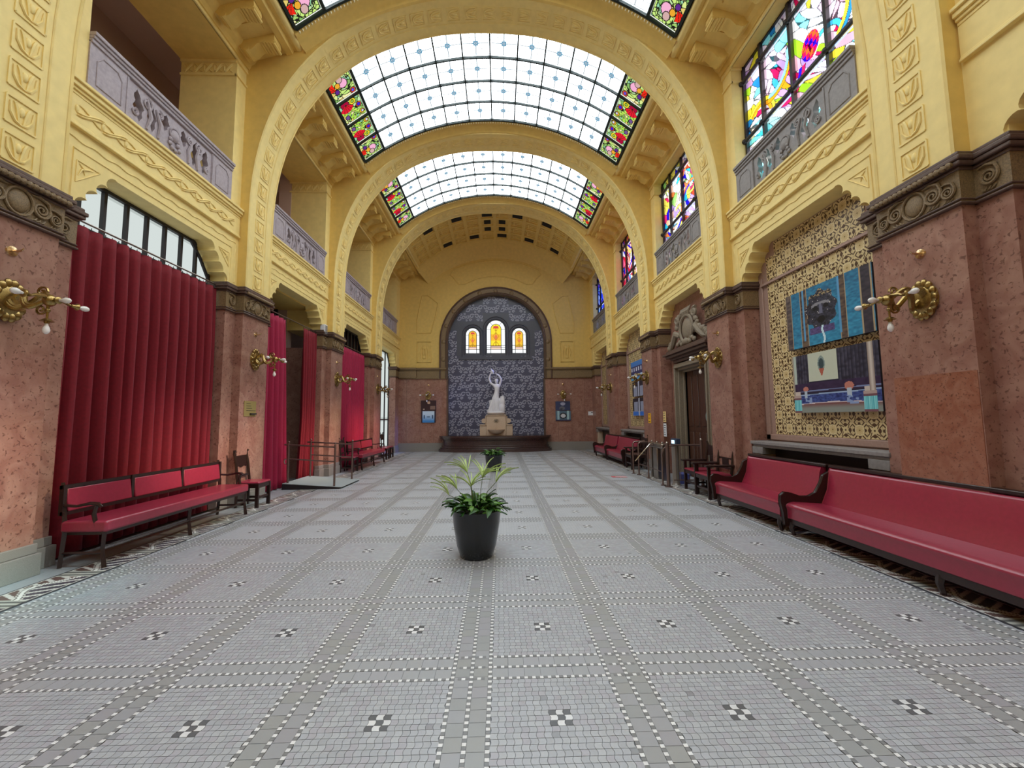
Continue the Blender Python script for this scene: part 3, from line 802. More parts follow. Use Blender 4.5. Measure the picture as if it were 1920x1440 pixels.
def archpoly(r, z0, zc=NZ, cx=XC, n=32, rise=1.0):
    return [(cx-r, z0)]+[(cx-r*math.cos(math.pi*i/n), zc+rise*r*math.sin(math.pi*i/n)) for i in range(n+1)]+[(cx+r, z0)]
outer = [(XC-5.3, 4.15)]+[(XC-NI-.02, 4.15)]+archpoly(NI+.02, 4.15)[1:-1]+[(XC+NI+.02, 4.15), (XC+5.3, 4.15), (XC+5.3, 10.75), (XC-5.3, 10.75)]
MB().xz(outer, YE, YE+.3).obj('plaster_wall', 'ochre', we)
for sg in (-1, 1):
    a, b_ = sorted((XC+sg*NI, XC+sg*5.3)); MB().box(a, b_, YE, YE+.3, 0, 3.7).obj('marble_slab', 'marble', we)
    for q in range(1, 4):
        xx = XC+sg*(NI+q*.68); MB().box(xx-.004, xx+.004, YE-.002, YE, .45, 3.66).obj('slab_joint', 'darkcap', we)
    MB().box(a, b_, YE-.05, YE+.02, 0, .42).obj('plinth', 'plinth', we)
    a, b_ = sorted((XC+sg*(NI+.05), XC+sg*5.3)); mb = MB()
    mb.box(a, b_, YE-.05, YE+.02, 3.66, 4.05); mb.obj('cornice_band', 'bronze', we)
    mb = MB()
    for z_, h_, q in ((3.62, .05, .08), (4.03, .05, .09), (4.08, .06, .15), (4.14, .04, .1)): mb.box(a, b_, YE-q, YE+.02, z_, z_+h_)
    a2, b2 = sorted((XC+sg*4.0, XC+sg*5.3))
    for z_, h_, q in ((3.66, .37, .12), (4.03, .05, .16), (4.08, .06, .22), (4.14, .04, .17)): mb.box(a2, b2, YE-q, YE+.02, z_, z_+h_)
    mb.obj('cornice_moulding', 'bronze', we, bevel=.01)
MB().box(XC-NI, XC+NI, YE-.065, YE+.3, 0, .768).obj('niche_step', 'platform', we)
# ring frame of the niche
ring = archpoly(NO, 3.62)+archpoly(NI, 3.62)[::-1]
MB().xz(ring, YE-.06, YE+.25).obj('niche_frame', 'bronze', we)
mb = MB()
for r_, t_ in ((NO-.03, .045), (NI+.03, .035), (NI+.1, .02)): mb.tube([(p, YE-.07, q) for p, q in archpoly(r_, 3.62)], t_, 6)
mb.obj('niche_frame_moulding', 'darkcap', we, True)
for i in range(11):
    t = math.pi*i/10
    MB().ball((XC-2.65*math.cos(t), YE-.07, NZ+2.65*math.sin(t)), (.11, .04, .11), 10, 6).obj('rosette', 'bronze', we, True)
for sg in (-1, 1):
    for zz in (4.6,): MB().ball((XC+sg*2.65, YE-.07, zz), (.11, .04, .11), 10, 6).obj('rosette', 'bronze', we, True)
    MB().box(XC+sg*NI-.04, XC+sg*NI+.04, YE-.03, YE+.25, .75, 3.64).obj('niche_edge', 'darkcap', we)
# niche back of painted blue-grey tiles with three windows
wins = [(XC, .48, 4.95, 6.69), (XC-1.2, .36, 4.95, 6.28), (XC+1.2, .36, 4.95, 6.28)]
def wpoly(cx, hw, z0, z1, g=0, n=16):
    zc = z1-hw; h_ = hw+g
    return [(cx-h_, z0-g)]+[(cx-h_*math.cos(math.pi*i/n), zc+h_*math.sin(math.pi*i/n)) for i in range(n+1)]+[(cx+h_, z0-g)]
MT['slate'] = simple('slate_blue_glaze', '#50525f', .4, noise=.15, nscale=9)
plate(archpoly(NI+.05, .7), [wpoly(*w_, g=.0) for w_ in wins], .1, lambda x, y, z: (x, YE+.30+z, y), 'niche_wall', 'slate', we)
def swirl(u, v):
    c = np.zeros(u.shape+(3,))+L('#4f5068'); m_ = np.zeros(u.shape, bool)
    for (x, y, r, a0) in ((.27, .62, .27, .5), (.74, .55, .22, 2.6), (.45, .16, .15, 0), (.9, .12, .12, 2)):
        d = np.hypot(u-x, v-y); t = np.arctan2(v-y, u-x); m_ |= (np.abs(d-r*(.35+.65*((t+a0+np.pi) % (2*np.pi))/(2*np.pi))) < .06)
    c[m_] = L('#9c9db0'); e = np.minimum(np.minimum(u, 1-u), np.minimum(v, 1-v)); c[e < .012] = L('#484a5a')
    return c
TW = 2*NI/11; TH = .45
mS = painted(34, 34, lambda u, v: ((u-.5)*TW*.985, 0*u, (v-.5)*TH*.985), swirl, 'tile', 'niche_tile')
for i in range(11):
    for j in range(16):
        cx, cz = XC-NI+(i+.5)*TW, .77+(j+.5)*TH
        r_ = math.hypot(abs(cx-XC)+TW*.45, max(0, cz+TH*.45-NZ)) if cz > NZ else abs(cx-XC)
        if cz > NZ and r_ > NI+.15: continue
        if any(abs(cx-w_[0]) < w_[1]+.1+TW*.3 and w_[2]-.12-TH*.3 < cz < w_[3]+.12+TH*.2 for w_ in wins): continue
        o = link('niche_tile', mS, we, (cx, YE+.245, cz)); o.scale = (-1 if (i+j) % 2 else 1, 1, -1 if (i*3+j*5) % 4 == 0 else 1)
mb = MB()
for w_ in wins:
    mb.tube([(p, YE+.24, q) for p, q in wpoly(*w_, g=.06)], .04, 6); mb.tube([(p, YE+.23, q) for p, q in wpoly(*w_, g=.17)], .025, 6)
mb.box(XC-1.9, XC+1.9, YE+.18, YE+.26, 4.62, 4.72); mb.box(XC-1.85, XC+1.85, YE+.2, YE+.26, 4.72, 4.78); mb.obj('window_surround', 'slate', we, True)
for wi, (cx, hw, z0, z1) in enumerate(wins):
    wn = struct('window_%d' % (6+wi), '%s round-headed window of yellow and white leaded glass in the niche' % ['central tall', 'left small', 'right small'][wi])
    zc = z1-hw; ri = hw*.56; y_ = YE+.27
    # outer white panes
    def seg(a0, a1, name='pane'):
        n_ = 6; pl = [(cx-hw*math.cos(a0+(a1-a0)*i/n_), zc+hw*math.sin(a0+(a1-a0)*i/n_)) for i in range(n_+1)]+[(cx-ri*math.cos(a1+(a0-a1)*i/n_), zc+ri*math.sin(a1+(a0-a1)*i/n_)) for i in range(n_+1)]
        mb = MB().xz(pl, y_, y_+.01); link(name, colmesh(mb, name, 'endglass', [(.95, .98, 1)]*len(mb.f)), wn)
    for a0, a1 in ((0, .85), (.9, math.pi-.9), (math.pi-.85, math.pi)): seg(a0, a1)
    zb = [z0, z0+.2, z0+.42, zc]
    for sg in (-1, 1):
        for q in range(3):
            a, b_ = sorted((cx+sg*ri, cx+sg*hw)); mb = MB().box(a+.012, b_-.012, y_, y_+.01, zb[q]+.015, zb[q+1]-.015); link('pane', colmesh(mb, 'pane', 'endglass', [(.95, .98, 1)]*6), wn)
    mb = MB().box(cx-ri+.015, cx+ri-.015, y_, y_+.01, z0+.01, z0+.19); link('pane', colmesh(mb, 'pane', 'endglass', [(.95, .98, 1)]*6), wn)
    def yel(u, v):
        c = np.zeros(u.shape+(3,))+(L('#f2dc3a') if wi == 0 else L('#efbe3c')); c[(v > .35) & (v < .6)] = L('#f0b53a')
        c[(np.abs(u-.5) < .04)] = L('#a07028'); c[(np.hypot(u-.5, (v-.47)*1.6) < .17)] = L('#e07a50'); c[(v < .12)] = L('#eecdb8'); c[(np.abs(v-.13) < .015)] = L('#5a3040')
        c[(np.abs(np.abs(u-.5)-.28*np.sin(v*9)**2) < .03) & (v > .15) & (v < .85)] = L('#c08a2a'); c[(v > .84) & (np.abs(u-.5) < .3) & (v < .93)] = L('#d05048'); return c
    nn = 18
    me = painted(28, 60, lambda u, v: (cx+(u-.5)*2*(ri-.015)*np.where(z0+.21+v*(zc+ri-z0-.22) > zc, np.sqrt(np.clip(1-((z0+.21+v*(zc+ri-z0-.22)-zc)/ri)**2, .0, 1)), 1), y_+0*u, z0+.21+v*(zc+ri-z0-.22)), yel, 'endglass', 'coloured_pane')
    link('coloured_pane', me, wn)
    mb = MB(); mb.tube([(p, y_-.01, q) for p, q in wpoly(cx, hw, z0, z1)]+[(cx-hw, y_-.01, z0)], .018, 5); mb.tube([(p, y_-.01, q) for p, q in wpoly(cx, ri, z0, zc+ri)], .014, 5)
    for zz in (z0+.2, z0+.42 if wi else z0+.3): mb.tube([(cx-hw, y_-.01, zz), (cx+hw, y_-.01, zz)], .012, 5)
    mb.obj('lead_frame', 'frame', wn)
MB().box(XC-3, XC+3, YE+.6, YE+.65, 4.3, 7.3).obj('outer_backing', 'slate', we)
# plaster ornament on the end wall
def outline(pts, name='plaster_outline', r_=.034): MB().tube([(p, YE-.004, q) for p, q in pts], r_, 5, closed=True).obj(name, 'ochre', we, True)
for sg in (-1, 1):
    f_ = lambda x: XC+sg*x
    outline([(f_(3.98), 4.45), (f_(3.3), 4.45), (f_(3.3), 5.5), (f_(3.98), 5.5)])
    mb = MB()
    for q in range(4): mb.tube([(f_(3.45+.1*q), YE-.01, 4.6), (f_(3.42+.13*q), YE-.02, 4.95), (f_(3.5+.08*q), YE-.01, 5.35)], [.01, .04, .01], 6)
    mb.ball((f_(3.64), YE-.005, 4.72), (.1, .04, .1), 10, 6); mb.ball((f_(3.64), YE-.005, 5.2), (.14, .04, .1), 10, 6); mb.obj('carved_panel', 'ochre', we, True)
    outline([(f_(4.0), 5.96), (f_(3.3), 5.96), (f_(3.22), 6.3), (f_(3.05), 6.9), (f_(2.95), 7.5), (f_(3.1), 7.62), (f_(3.45), 7.9), (f_(3.75), 7.9), (f_(3.9), 7.2), (f_(4.0), 6.6)])
top = [(XC+x, z) for x, z in [(-2.2, 9.25), (-1.4, 9.56), (-.6, 9.7), (0, 9.73), (.6, 9.7), (1.4, 9.56), (2.2, 9.25), (2.35, 9.0), (2.2, 8.9), (1.9, 8.5), (1.6, 8.5), (1.0, 8.78), (.4, 8.9), (0, 8.93), (-.4, 8.9), (-1.0, 8.78), (-1.6, 8.5), (-1.9, 8.5), (-2.2, 8.9), (-2.35, 9.0)]]
outline(top)
# rear of the hall, behind the camera
ks(MB().box(X(-1, 8.1), X(1, 5.35), -9.2, -9, -.1, 11.5).obj('wall_rear', 'yellow'), 'plain yellow rear wall behind the viewer')

# ================================================================== BALUSTRADES
def ell(cy, cz, ry, rz, n=10, a=0): return [(cy+ry*math.cos(2*math.pi*i/n+a), cz+rz*math.sin(2*math.pi*i/n+a)) for i in range(n)]
def leafhole(y, z0, z1, w_, lean):
    n = 10; out = []
    for i in range(n+1):
        t = i/n; out.append((y+lean*t+w_*math.sin(math.pi*t)*(.7+.5*math.sin(9*t)**2), z0+(z1-z0)*t))
    for i in range(n-1, 0, -1):
        t = i/n; out.append((y+lean*t-w_*math.sin(math.pi*t)*(.5+.6*math.cos(8*t)**2), z0+(z1-z0)*t))
    return out
def balustrade(s, k, lab, mat, ln=2.72):
    ya = P(k)+PW+FL
    t = thing('balustrade', lab, 'balustrade', (X(s, B+.04), ya+ln/2, 5.70), 0 if s < 0 else math.pi, None)
    h = .68; half = ln/2
    holes = []
    for sg in (-1, 1):
        holes += [leafhole(sg*.62, .12, .56, .085, sg*.06), leafhole(sg*.40, .12, .57, .08, sg*.05), leafhole(sg*.19, .3, .57, .07, -sg*.02)]
    plate([(-.82, .03), (.82, .03), (.82, .62), (-.82, .62)], holes, .09, lambda x, y, z: (z, x, y), 'openwork_panel', mat, t)
    for sg in (-1, 1):
        a, b_ = sorted((sg*.82, sg*half)); mb = MB().box(-.05, .06, a, b_, 0, .64); mb.obj('pedestal', mat, t)
        yc = (a+b_)/2; w_ = .17
        mb = MB().tube([(.062, yc-w_, .12), (.062, yc+w_, .12), (.062, yc+w_, .44), (.062, yc+w_-.07, .53), (.062, yc-w_+.07, .53), (.062, yc-w_, .44)], .009, 5, closed=True); mb.obj('pedestal_panel', mat, t)
        mb = MB().box(.06, .07, sg*.84-.012, sg*.84+.012, .05, .6); mb.obj('pilaster_strip', mat, t)
    mb = MB()
    mb.box(-.07, .08, -half, half, .62, .67); mb.box(-.09, .10, -half, half, .67, .71); mb.box(-.11, .12, -half, half, .71, .76); mb.obj('handrail', mat, t, bevel=.008)
    mb = MB()
    for sg in (-1, 1):
        for cy, cz, r_ in ((.51, .47, .085), (.70, .22, .055), (.30, .47, .065)):
            mb.tube([(p[0], p[1], p[2]) for p in spiral((.055, sg*cy, cz), r_, .01, 1.6, math.pi/2, 20, flip=sg)], .016, 5)
        mb.tube([(.05, sg*.5, .1), (.06, sg*.45, .3), (.055, sg*.52, .54)], [.02, .03, .015], 6); mb.tube([(.05, sg*.3, .1), (.06, sg*.28, .3), (.055, sg*.36, .5)], [.02, .028, .015], 6)
    for q in range(9): mb.ball((.055, .12*math.cos(q*.7)*(.5+.06*q), .22+.10*math.sin(q*.7)), (.03, .04, .035), 6, 5)
    mb.ball((.05, 0, .34), (.045, .09, .1), 10, 6); mb.tube([(.055, .1*math.cos(q*math.pi/6), .36+.1*math.sin(q*math.pi/6)) for q in range(12)], .014, 5, closed=True); mb.obj('carved_scrollwork', mat, t, True)
    return t
wh = ['nearest bay', 'second bay', 'third bay', 'far end bay']
for k in range(4):
    balustrade(-1, k, 'mauve stone gallery balustrade with carved openwork, left side, %s' % wh[k], 'stone')
    balustrade(1, k, 'stone balustrade, greyed for backlit shade, below stained glass, right side, %s' % wh[k], 'stone2')  # darker than the left side: backlit shade painted into the stone

# ================================================================== STAINED GLASS (right)
pals = [['#ffffff', '#f4e6f8', '#f0d0e4', '#8fe8f4', '#4cc4ee', '#f8e840', '#f0a020', '#a8e030', '#2f8fd0', '#e8c8dc', '#ffffff', '#c8a0d8', '#e02060', '#2a18e0', '#3aa06a', '#f2b8c8'],
        ['#ffffff', '#f4c8b0', '#30c8f4', '#e88040', '#2418d8', '#f0e060', '#e03070', '#a0d870', '#f0d8e8', '#c0a0e0', '#38b8e8', '#f8f0e0', '#f08850', '#5838c8', '#e8b0c8', '#c84a30'],
        ['#f4b8a8', '#c82040', '#e07030', '#7040c0', '#3020c0', '#f8d070', '#f0f0ff', '#d04060', '#f0a040', '#6090e0', '#e86090', '#ffffff', '#a02848', '#8060d0', '#e84830', '#f8e0b0'],
        ['#2038d8', '#4060f0', '#3018a8', '#80a0ff', '#5030c0', '#2080e0', '#c0d0ff', '#1828a0', '#4828c8', '#60b0f0', '#3048e0', '#8060e0', '#2040c0', '#1020a0', '#5080f8', '#a0c0ff']]
def stained(k):
    r_ = np.random.default_rng(40+k); n = 230; seeds = r_.random((n, 2))*np.array([2.72, 2.85]); pal = np.array([L(c) for c in pals[k]])
    # colour families drift across the window so neighbouring shards belong together
    fam = (seeds[:, 0]*1.7+seeds[:, 1]*1.1+.8*np.sin(seeds[:, 0]*3+k)+r_.normal(0, .55, n)) % 5
    sets = [(0, 1, 2, 9, 10), (3, 4, 8, 0, 1), (5, 6, 7, 5, 0), (2, 11, 9, 15, 1), (4, 3, 1, 12, 0)]
    cols = np.array([pal[sets[int(f)][r_.integers(0, 5)]] for f in fam])
    low = seeds[:, 1] < 1.15
    if k == 0: cols[low] = np.array([L(c) for c in ('#ffffff', '#bff4f4', '#7fe4ea', '#f4e8ff', '#3fc8e0')])[r_.integers(0, 5, low.sum())]
    ctr = [(r_.uniform(.3, 2.4), r_.uniform(1.0, 2.4), r_.uniform(.25, .6), pal[(4, 5, 6, 8, 12)[q]], pal[(0, 6, 3, 5, 13)[q]], r_.uniform(0, 6.28)) for q in range(5)]
    def f(y, z):
        yy = y+.16*np.sin(2.6*z+k)+.06*np.sin(7*z); zz = z+.16*np.sin(2.3*y+k*2)
        dy, dz = yy[..., None]-seeds[:, 0], zz[..., None]-seeds[:, 1]; a = .75
        p, q = dy*math.cos(a)+dz*math.sin(a), -dy*math.sin(a)+dz*math.cos(a)
        d = (p*.62)**2+(q*1.75)**2; idx = d.argmin(-1); o_ = np.partition(d, 1, -1); e = np.sqrt(o_[..., 1])-np.sqrt(o_[..., 0])
        c = cols[idx].copy(); c = c*(.86+.14*np.sin(yy*9+zz*5))[..., None]; lead = e < .012
        for cy, cz, R0, ca, cb, a0 in ctr:
            rr = np.hypot(y-cy, z-cz); t = (np.arctan2(z-cz, y-cy)+a0) % (2*np.pi); m1 = (np.abs(rr-R0) < .035) & (t < 2.6); m2 = (np.abs(rr-R0+.075) < .035) & (t < 2.2)
            c[m1] = ca; c[m2] = cb; lead[m1 | m2] = False; lead[(np.abs(np.abs(rr-R0)-.038) < .006) & (t < 2.6)] = True
        if k == 0:
            m3 = np.hypot((y-1.05)*1.2, z-1.75) < .22; hsh = (np.floor(y*14)+np.floor(z*12)*3).astype(int) % 4; c[m3] = np.array([L('#e81850'), L('#3010e0'), L('#e8105a'), L('#f06028')])[hsh][m3]
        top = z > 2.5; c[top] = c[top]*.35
        c[lead] = c[lead]*.12; return c
    return f
for k in range(-1, 4):
    ya = P(k)+PW+FL; sf = stained(max(k, 0)); wn = struct('window_%d' % (9+k+1), 'abstract stained glass window above the right balustrade, %s' % (['rear bay']+wh)[k+1])
    ys = [ya, ya+.68, ya+1.44, ya+2.20, ya+2.72]; ys = [ya+2.72*q for q in (0, .25, .52, .8, 1)]; zs = [5.72, 7.03, 8.25, 8.6]
    for i in range(4):
        for j in range(3):
            a, b_, c_, d_ = ys[i]+.02, ys[i+1]-.02, zs[j]+.02, zs[j+1]-.02
            res = 85 if k <= 0 else 48
            nu = max(4, int((b_-a)*res)); nv = max(4, int((d_-c_)*res))
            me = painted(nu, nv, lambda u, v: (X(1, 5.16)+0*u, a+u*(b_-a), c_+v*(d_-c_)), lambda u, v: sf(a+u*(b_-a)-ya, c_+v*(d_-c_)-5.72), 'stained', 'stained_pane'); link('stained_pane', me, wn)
    for y_ in ys: MB().box(X(1, 5.10), X(1, 5.2), y_-.03, y_+.03, 5.7, 8.6).obj('mullion', 'iron', wn)
    for z_ in zs[1:3]: 
        mb = MB().tube([(X(1, 5.09), ys[0]-.04, z_), (X(1, 5.09), ys[-1]+.04, z_)], .035, 8)
        for y_ in ys: mb.ball((X(1, 5.08), y_, z_), .052, 8, 6)
        mb.obj('transom', 'iron', wn, True)
    MB().box(X(1, 5.12), X(1, 5.22), ys[0], ys[-1], 8.57, 8.6).obj('window_head', 'iron', wn)

# ================================================================== LEFT: windows behind the curtains
def milk(u, v):
    c = np.zeros(u.shape+(3,))+np.array([.62, .68, .66])
    e = np.minimum(np.minimum(u, 1-u)*1.0, np.minimum(v, 1-v)); c[e < .04] = (.45, .5, .48); return c
for k in (0, 2, 3):
    oa = P(k)+PW+FL; ob = oa+2.72
    wn = struct('window_%d' % (14+k), ['white-paned fanlight window above the long red curtain', '', 'dark barred fanlight above the third bay curtain', 'tall dark-framed window in the far left bay'][k])
    zlo = 3.7 if k < 3 else .3
    mb = MB()
    n = 8 if k < 3 else 4; mat_ = 'milk'
    if k != 2:
        for i in range(n):
            a, b_ = oa+2.72*i/n+.02, oa+2.72*(i+1)/n-.02
            zr = [(zlo, 4.76)] if k == 0 else [(.3, 1.6), (1.62, 2.9), (2.95, 4.76)]
            for z0_, z1_ in zr:
                me = painted(12, 16, lambda u, v: (X(-1, 5.24)+0*u, a+u*(b_-a), z0_+v*(z1_-z0_)), milk, 'milk', 'pane'); link('pane', me, wn)
    else: MB().box(X(-1, 5.3), X(-1, 5.25), oa, ob, zlo, 4.8).obj('dark_pane', 'black', wn)
    for i in range(n+1): MB().box(X(-1, 5.24), X(-1, 5.19), oa+2.72*i/n-.022, oa+2.72*i/n+.022, zlo, 4.78).obj('mullion', 'iron' if k != 2 else 'wood', wn)
    mb = MB()
    for z_ in ([4.1, 4.76] if k < 3 else [1.6, 2.92, 4.76]): mb.box(X(-1, 5.24), X(-1, 5.18), oa, ob, z_-.025, z_+.025)
    for sg, yy in ((1, oa), (-1, ob)): mb.tube([(X(-1, 5.19), yy, 4.17), (X(-1, 5.19), yy+sg*.25, 4.52), (X(-1, 5.19), yy+sg*.5, 4.76)], .03, 6)
    mb.obj('window_bar', 'iron', wn)
    MB().box(X(-1, 5.4), X(-1, 5.3), oa-.1, ob+.1, 0, 4.9).obj('window_backing', 'brown', wn)
# dark doorway, second left bay
dr = struct('door_1', 'dark double door behind the parted red curtains')
oa = P(1)+PW+FL
MB().box(X(-1, 6.3), X(-1, 6.2), oa-.3, oa+3.0, 0, 4.9).obj('door_leaf', 'wood', dr)
for q in range(4): MB().box(X(-1, 6.2), X(-1, 6.17), oa+.12+q*.66, oa+.12+q*.66+.5, .3, 2.2).obj('door_panel', 'wood', dr, bevel=.02)
mb = MB()
for q in range(5): mb.box(X(-1, 6.2), X(-1, 6.12), oa+q*.66-.03, oa+q*.66+.03, 0, 4.8)
mb.box(X(-1, 6.2), X(-1, 6.1), oa-.1, oa+2.8, 3.3, 3.45); mb.obj('door_frame', 'iron', dr)
for yy in (oa-.29, oa+2.72): MB().box(X(-1, 6.25), X(-1, 5.9), yy, yy+.29, 0, 9).obj('door_jamb', 'brown', dr)
MB().box(X(-1, 6.3), X(-1, D), oa-.2, oa+2.9, 4.75, 4.85).obj('door_head', 'ochre', dr)

# ================================================================== RIGHT: tiled niches and door
def tileA(u, v):
    c = np.zeros(u.shape+(3,))+L('#dcc592'); x, y = u-.5, v-.5; r = np.hypot(x, y); t = np.arctan2(y, x)
    br = L('#563a22'); yl = L('#d6bc88')
    c[(r < .30+.03*np.cos(8*t))] = yl; c[np.abs(r-.30-.03*np.cos(8*t)) < .012] = L('#f4e8c0')
    c[(r < .16) & (np.abs(np.cos(4*t)) < .35)] = L('#b79a5c'); c[r < .05] = L('#8a6a30')
    # brown feathery leaves towards the edges
    for a in (0, math.pi/2, math.pi, -math.pi/2):
        p = x*math.cos(a)+y*math.sin(a); q = np.abs(-x*math.sin(a)+y*math.cos(a)); m_ = (p > .33) & (q < .18*(1-(p-.33)/.2)+.03*np.sin(60*p)); c[m_] = br
    for a in (math.pi/4, 3*math.pi/4, -math.pi/4, -3*math.pi/4):
        p = x*math.cos(a)+y*math.sin(a); q = -x*math.sin(a)+y*math.cos(a)
        c[(p > .36) & (p < .62) & (np.abs(np.abs(q)-.09) < .035)] = br
    return c
def tileB(u, v):
    c = np.zeros(u.shape+(3,))+L('#dcc592'); x, y = u-.5, v-.5; r = np.hypot(x, y); br = L('#563a22')
    c[r < .06] = br
    for a in (0, math.pi/2, math.pi, -math.pi/2):
        p = x*math.cos(a)+y*math.sin(a); q = -x*math.sin(a)+y*math.cos(a)
        m_ = (p > .2) & (p < .46) & (np.abs(q) < .19*np.sin((p-.2)/.26*math.pi)**.7*(.55+.45*np.cos(q*70)**2)); c[m_] = br
    for a in (math.pi/4, 3*math.pi/4, -math.pi/4, -3*math.pi/4):
        p = x*math.cos(a)+y*math.sin(a); q = -x*math.sin(a)+y*math.cos(a)
        c[(p > .2) & (p < .5) & (np.abs(q-.05*np.sin(p*9)) < .035)] = br; c[(p > .33) & (p < .6) & (np.abs(np.abs(q)-.12) < .03)] = br
    return c
TT = .2325
mA = painted(36, 36, lambda u, v: (0*u, (u-.5)*TT*.985, (v-.5)*TT*.985), tileA, 'tile', 'wall_tile')
mB_ = painted(36, 36, lambda u, v: (0*u, (u-.5)*TT*.985, (v-.5)*TT*.985), tileB, 'tile', 'wall_tile')
def inside(y, z, oa, ob, m_=.0):
    if y < oa+m_ or y > ob-m_ or z > 4.72: return False
    for yy in (y-oa, ob-y):
        if yy < .55 and z > 4.1+ yy*1.12: return False
    return True
for k in (0, 2, 3):
    oa = P(k)+PW+FL; ob = oa+2.72; wr = walls[1]
    MB().box(X(1, D), X(1, D+.15), oa-.02, ob+.02, 0, 4.9).obj('niche_back', 'pinkframe', wr)
    MB().box(X(1, D-.02), X(1, D), oa, ob, 0, 1.0).obj('marble_dado', 'marble', wr)
    mb = MB(); mb.box(X(1, D-.03), X(1, D+.01), oa, oa+.12, 1.17, 4.2); mb.box(X(1, D-.03), X(1, D+.01), ob-.12, ob, 1.17, 4.2); mb.box(X(1, D-.03), X(1, D+.01), oa, ob, 1.17, 1.27)
    mb.obj('niche_surround', 'pinkframe', wr, bevel=.01)
    MB().box(X(1, D-.05), X(1, D), oa+.1, ob-.1, 4.04, 4.08).obj('picture_rail', 'pinkframe', wr)
    y = oa+.12+TT/2+.03; i = 0
    while y < ob-.12-TT*.3:
        j = 0; z = 1.275+TT/2
        while z < 4.75:
            if inside(y, z, oa, ob, .13):
                if k == 3 and i < 7: pass
                else: link('wall_tile', mA if (i+j) % 2 == 0 else mB_, wr, (X(1, D-.008), y, z))
            z += TT; j += 1
        y += TT; i += 1
    # stone shelf over the radiator recess
    sh = thing('stone_shelf', 'grey stone shelf over the dark heating recess, right wall, %s' % wh[k], 'shelf', (0, 0, 0))
    mb = MB(); mb.box(X(1, 4.86), X(1, 5.2), oa-.02, ob+.02, 1.09, 1.15); mb.box(X(1, 4.90), X(1, 5.2), oa, ob, 1.04, 1.09); mb.obj('slab', 'stone2', sh, bevel=.01)
    for yy in (oa+.0, ob-.3):
        MB().box(X(1, 4.88), X(1, 5.18), yy, yy+.3, .92, 1.05).obj('corbel', 'stone2', sh, bevel=.01); MB().box(X(1, 4.92), X(1, 5.18), yy+.03, yy+.27, .0, .92).obj('pedestal', 'limestone', sh)
    for q in range(24): pass
    mb = MB(); mb.box(X(1, 5.12), X(1, 5.17), oa+.3, ob-.3, .0, 1.03); mb.obj('recess_panel', 'radiator', sh)
# door with carved tympanum, second right bay
oa = P(1)+PW+FL; ob = oa+2.72; yc = (oa+ob)/2
d2 = struct('door_2', 'panelled wooden entrance door under carved stone cartouche')
MB().box(X(1, D+.0), X(1, D+.15), oa-.02, ob+.02, 3.4, 4.9).obj('tympanum_wall', 'marble', d2)
for yy in (oa, ob-.42): MB().box(X(1, D-.0), X(1, D+.15), yy, yy+.42, 0, 3.4).obj('marble_panel', 'marble', d2)
mb = MB()
for q, (w_, dd) in enumerate(((.42, .10), (.36, .14), (.28, .05), (.22, -.06))):
    for sg in (-1, 1):
        a, b_ = sorted((yc+sg*(1.36-.42+.0+ (.42-w_)*-1 +.0), yc+sg*(1.36-w_-.06))) if False else sorted((yc+sg*(.72+.06*(3-q)), yc+sg*(.78+.06*(3-q))))
        mb.box(X(1, D-dd-.02), X(1, D+.1), a, b_, 0, 2.82+.06*(3-q))
    mb.box(X(1, D-dd-.02), X(1, D+.1), yc-.78-.06*(3-q), yc+.78+.06*(3-q), 2.82+.06*(3-q), 2.88+.06*(3-q))
mb.obj('door_architrave', 'carved', d2, bevel=.01)
mb = MB()
for z_, h_, dd, w_ in ((3.1, .08, .10, 1.02), (3.18, .06, .16, 1.06), (3.24, .07, .26, 1.16), (3.31, .06, .32, 1.24), (3.37, .08, .24, 1.16)): mb.box(X(1, D-dd), X(1, D+.02), yc-w_, yc+w_, z_, z_+h_)
mb.obj('door_cornice', 'darkcap', d2, bevel=.01)
for q in range(4): MB().box(X(1, D+.12), X(1, D+.16), yc-.7+q*.35, yc-.7+q*.35+.34, 0, 2.9).obj('door_leaf', 'door', d2, bevel=.01)
for q in range(4):
    for z0_, z1_ in ((.2, 1.2), (1.35, 2.7)): MB().box(X(1, D+.10), X(1, D+.13), yc-.64+q*.35, yc-.64+q*.35+.22, z0_, z1_).obj('door_panel', 'door', d2, bevel=.015)
MB().lathe([(0, 0), (.17, 0), (.17, .02), (0, .02)], (X(1, D+.08), yc-.5, 1.6), 20, 'x').obj('round_glass', simple('green_glass', '#8aa09a', .15), d2)
MB().box(X(1, D+.2), X(1, D+.5), oa, ob, -.1, 4.9).obj('door_backing', 'black', d2)
# cartouche
ct = MB(); rr = random.Random(3)
ct.ball((0, 0, .42), (.10, .26, .28), 16, 10)
ct.tube([(.06, .30*math.cos(q*math.pi/10), .42+.33*math.sin(q*math.pi/10)) for q in range(20)], .04, 6, closed=True)
for sg in (-1, 1):
    ct.tube([(.05, sg*.32, .3), (.08, sg*.5, .38), (.08, sg*.6, .25), (.06, sg*.75, .1), (.04, sg*.95, .04)], [.06, .09, .08, .06, .03], 7)
    ct.tube(spiral((.06, sg*.82, .16), .12, .02, 1.5, 0, 16, flip=sg), .035, 6)
    ct.tube(spiral((.07, sg*.42, .72), .12, .02, 1.4, 1, 16, flip=sg), .04, 6)
    for q in range(11):
        a = q/10; ct.ball((.06, sg*(.92-.62*a)+rr.uniform(-.04, .04), .08+.78*a**1.4*.9+rr.uniform(-.03, .05)), (.05, rr.uniform(.05, .085), rr.uniform(.05, .09)), 8, 6)
for q in range(-3, 4): ct.tube([(.05, q*.04, .70), (.09, q*.06, .82), (.05, q*.075, .93)], [.02, .04, .015], 6)
ct.ball((.08, 0, .1), (.07, .2, .08), 10, 6)
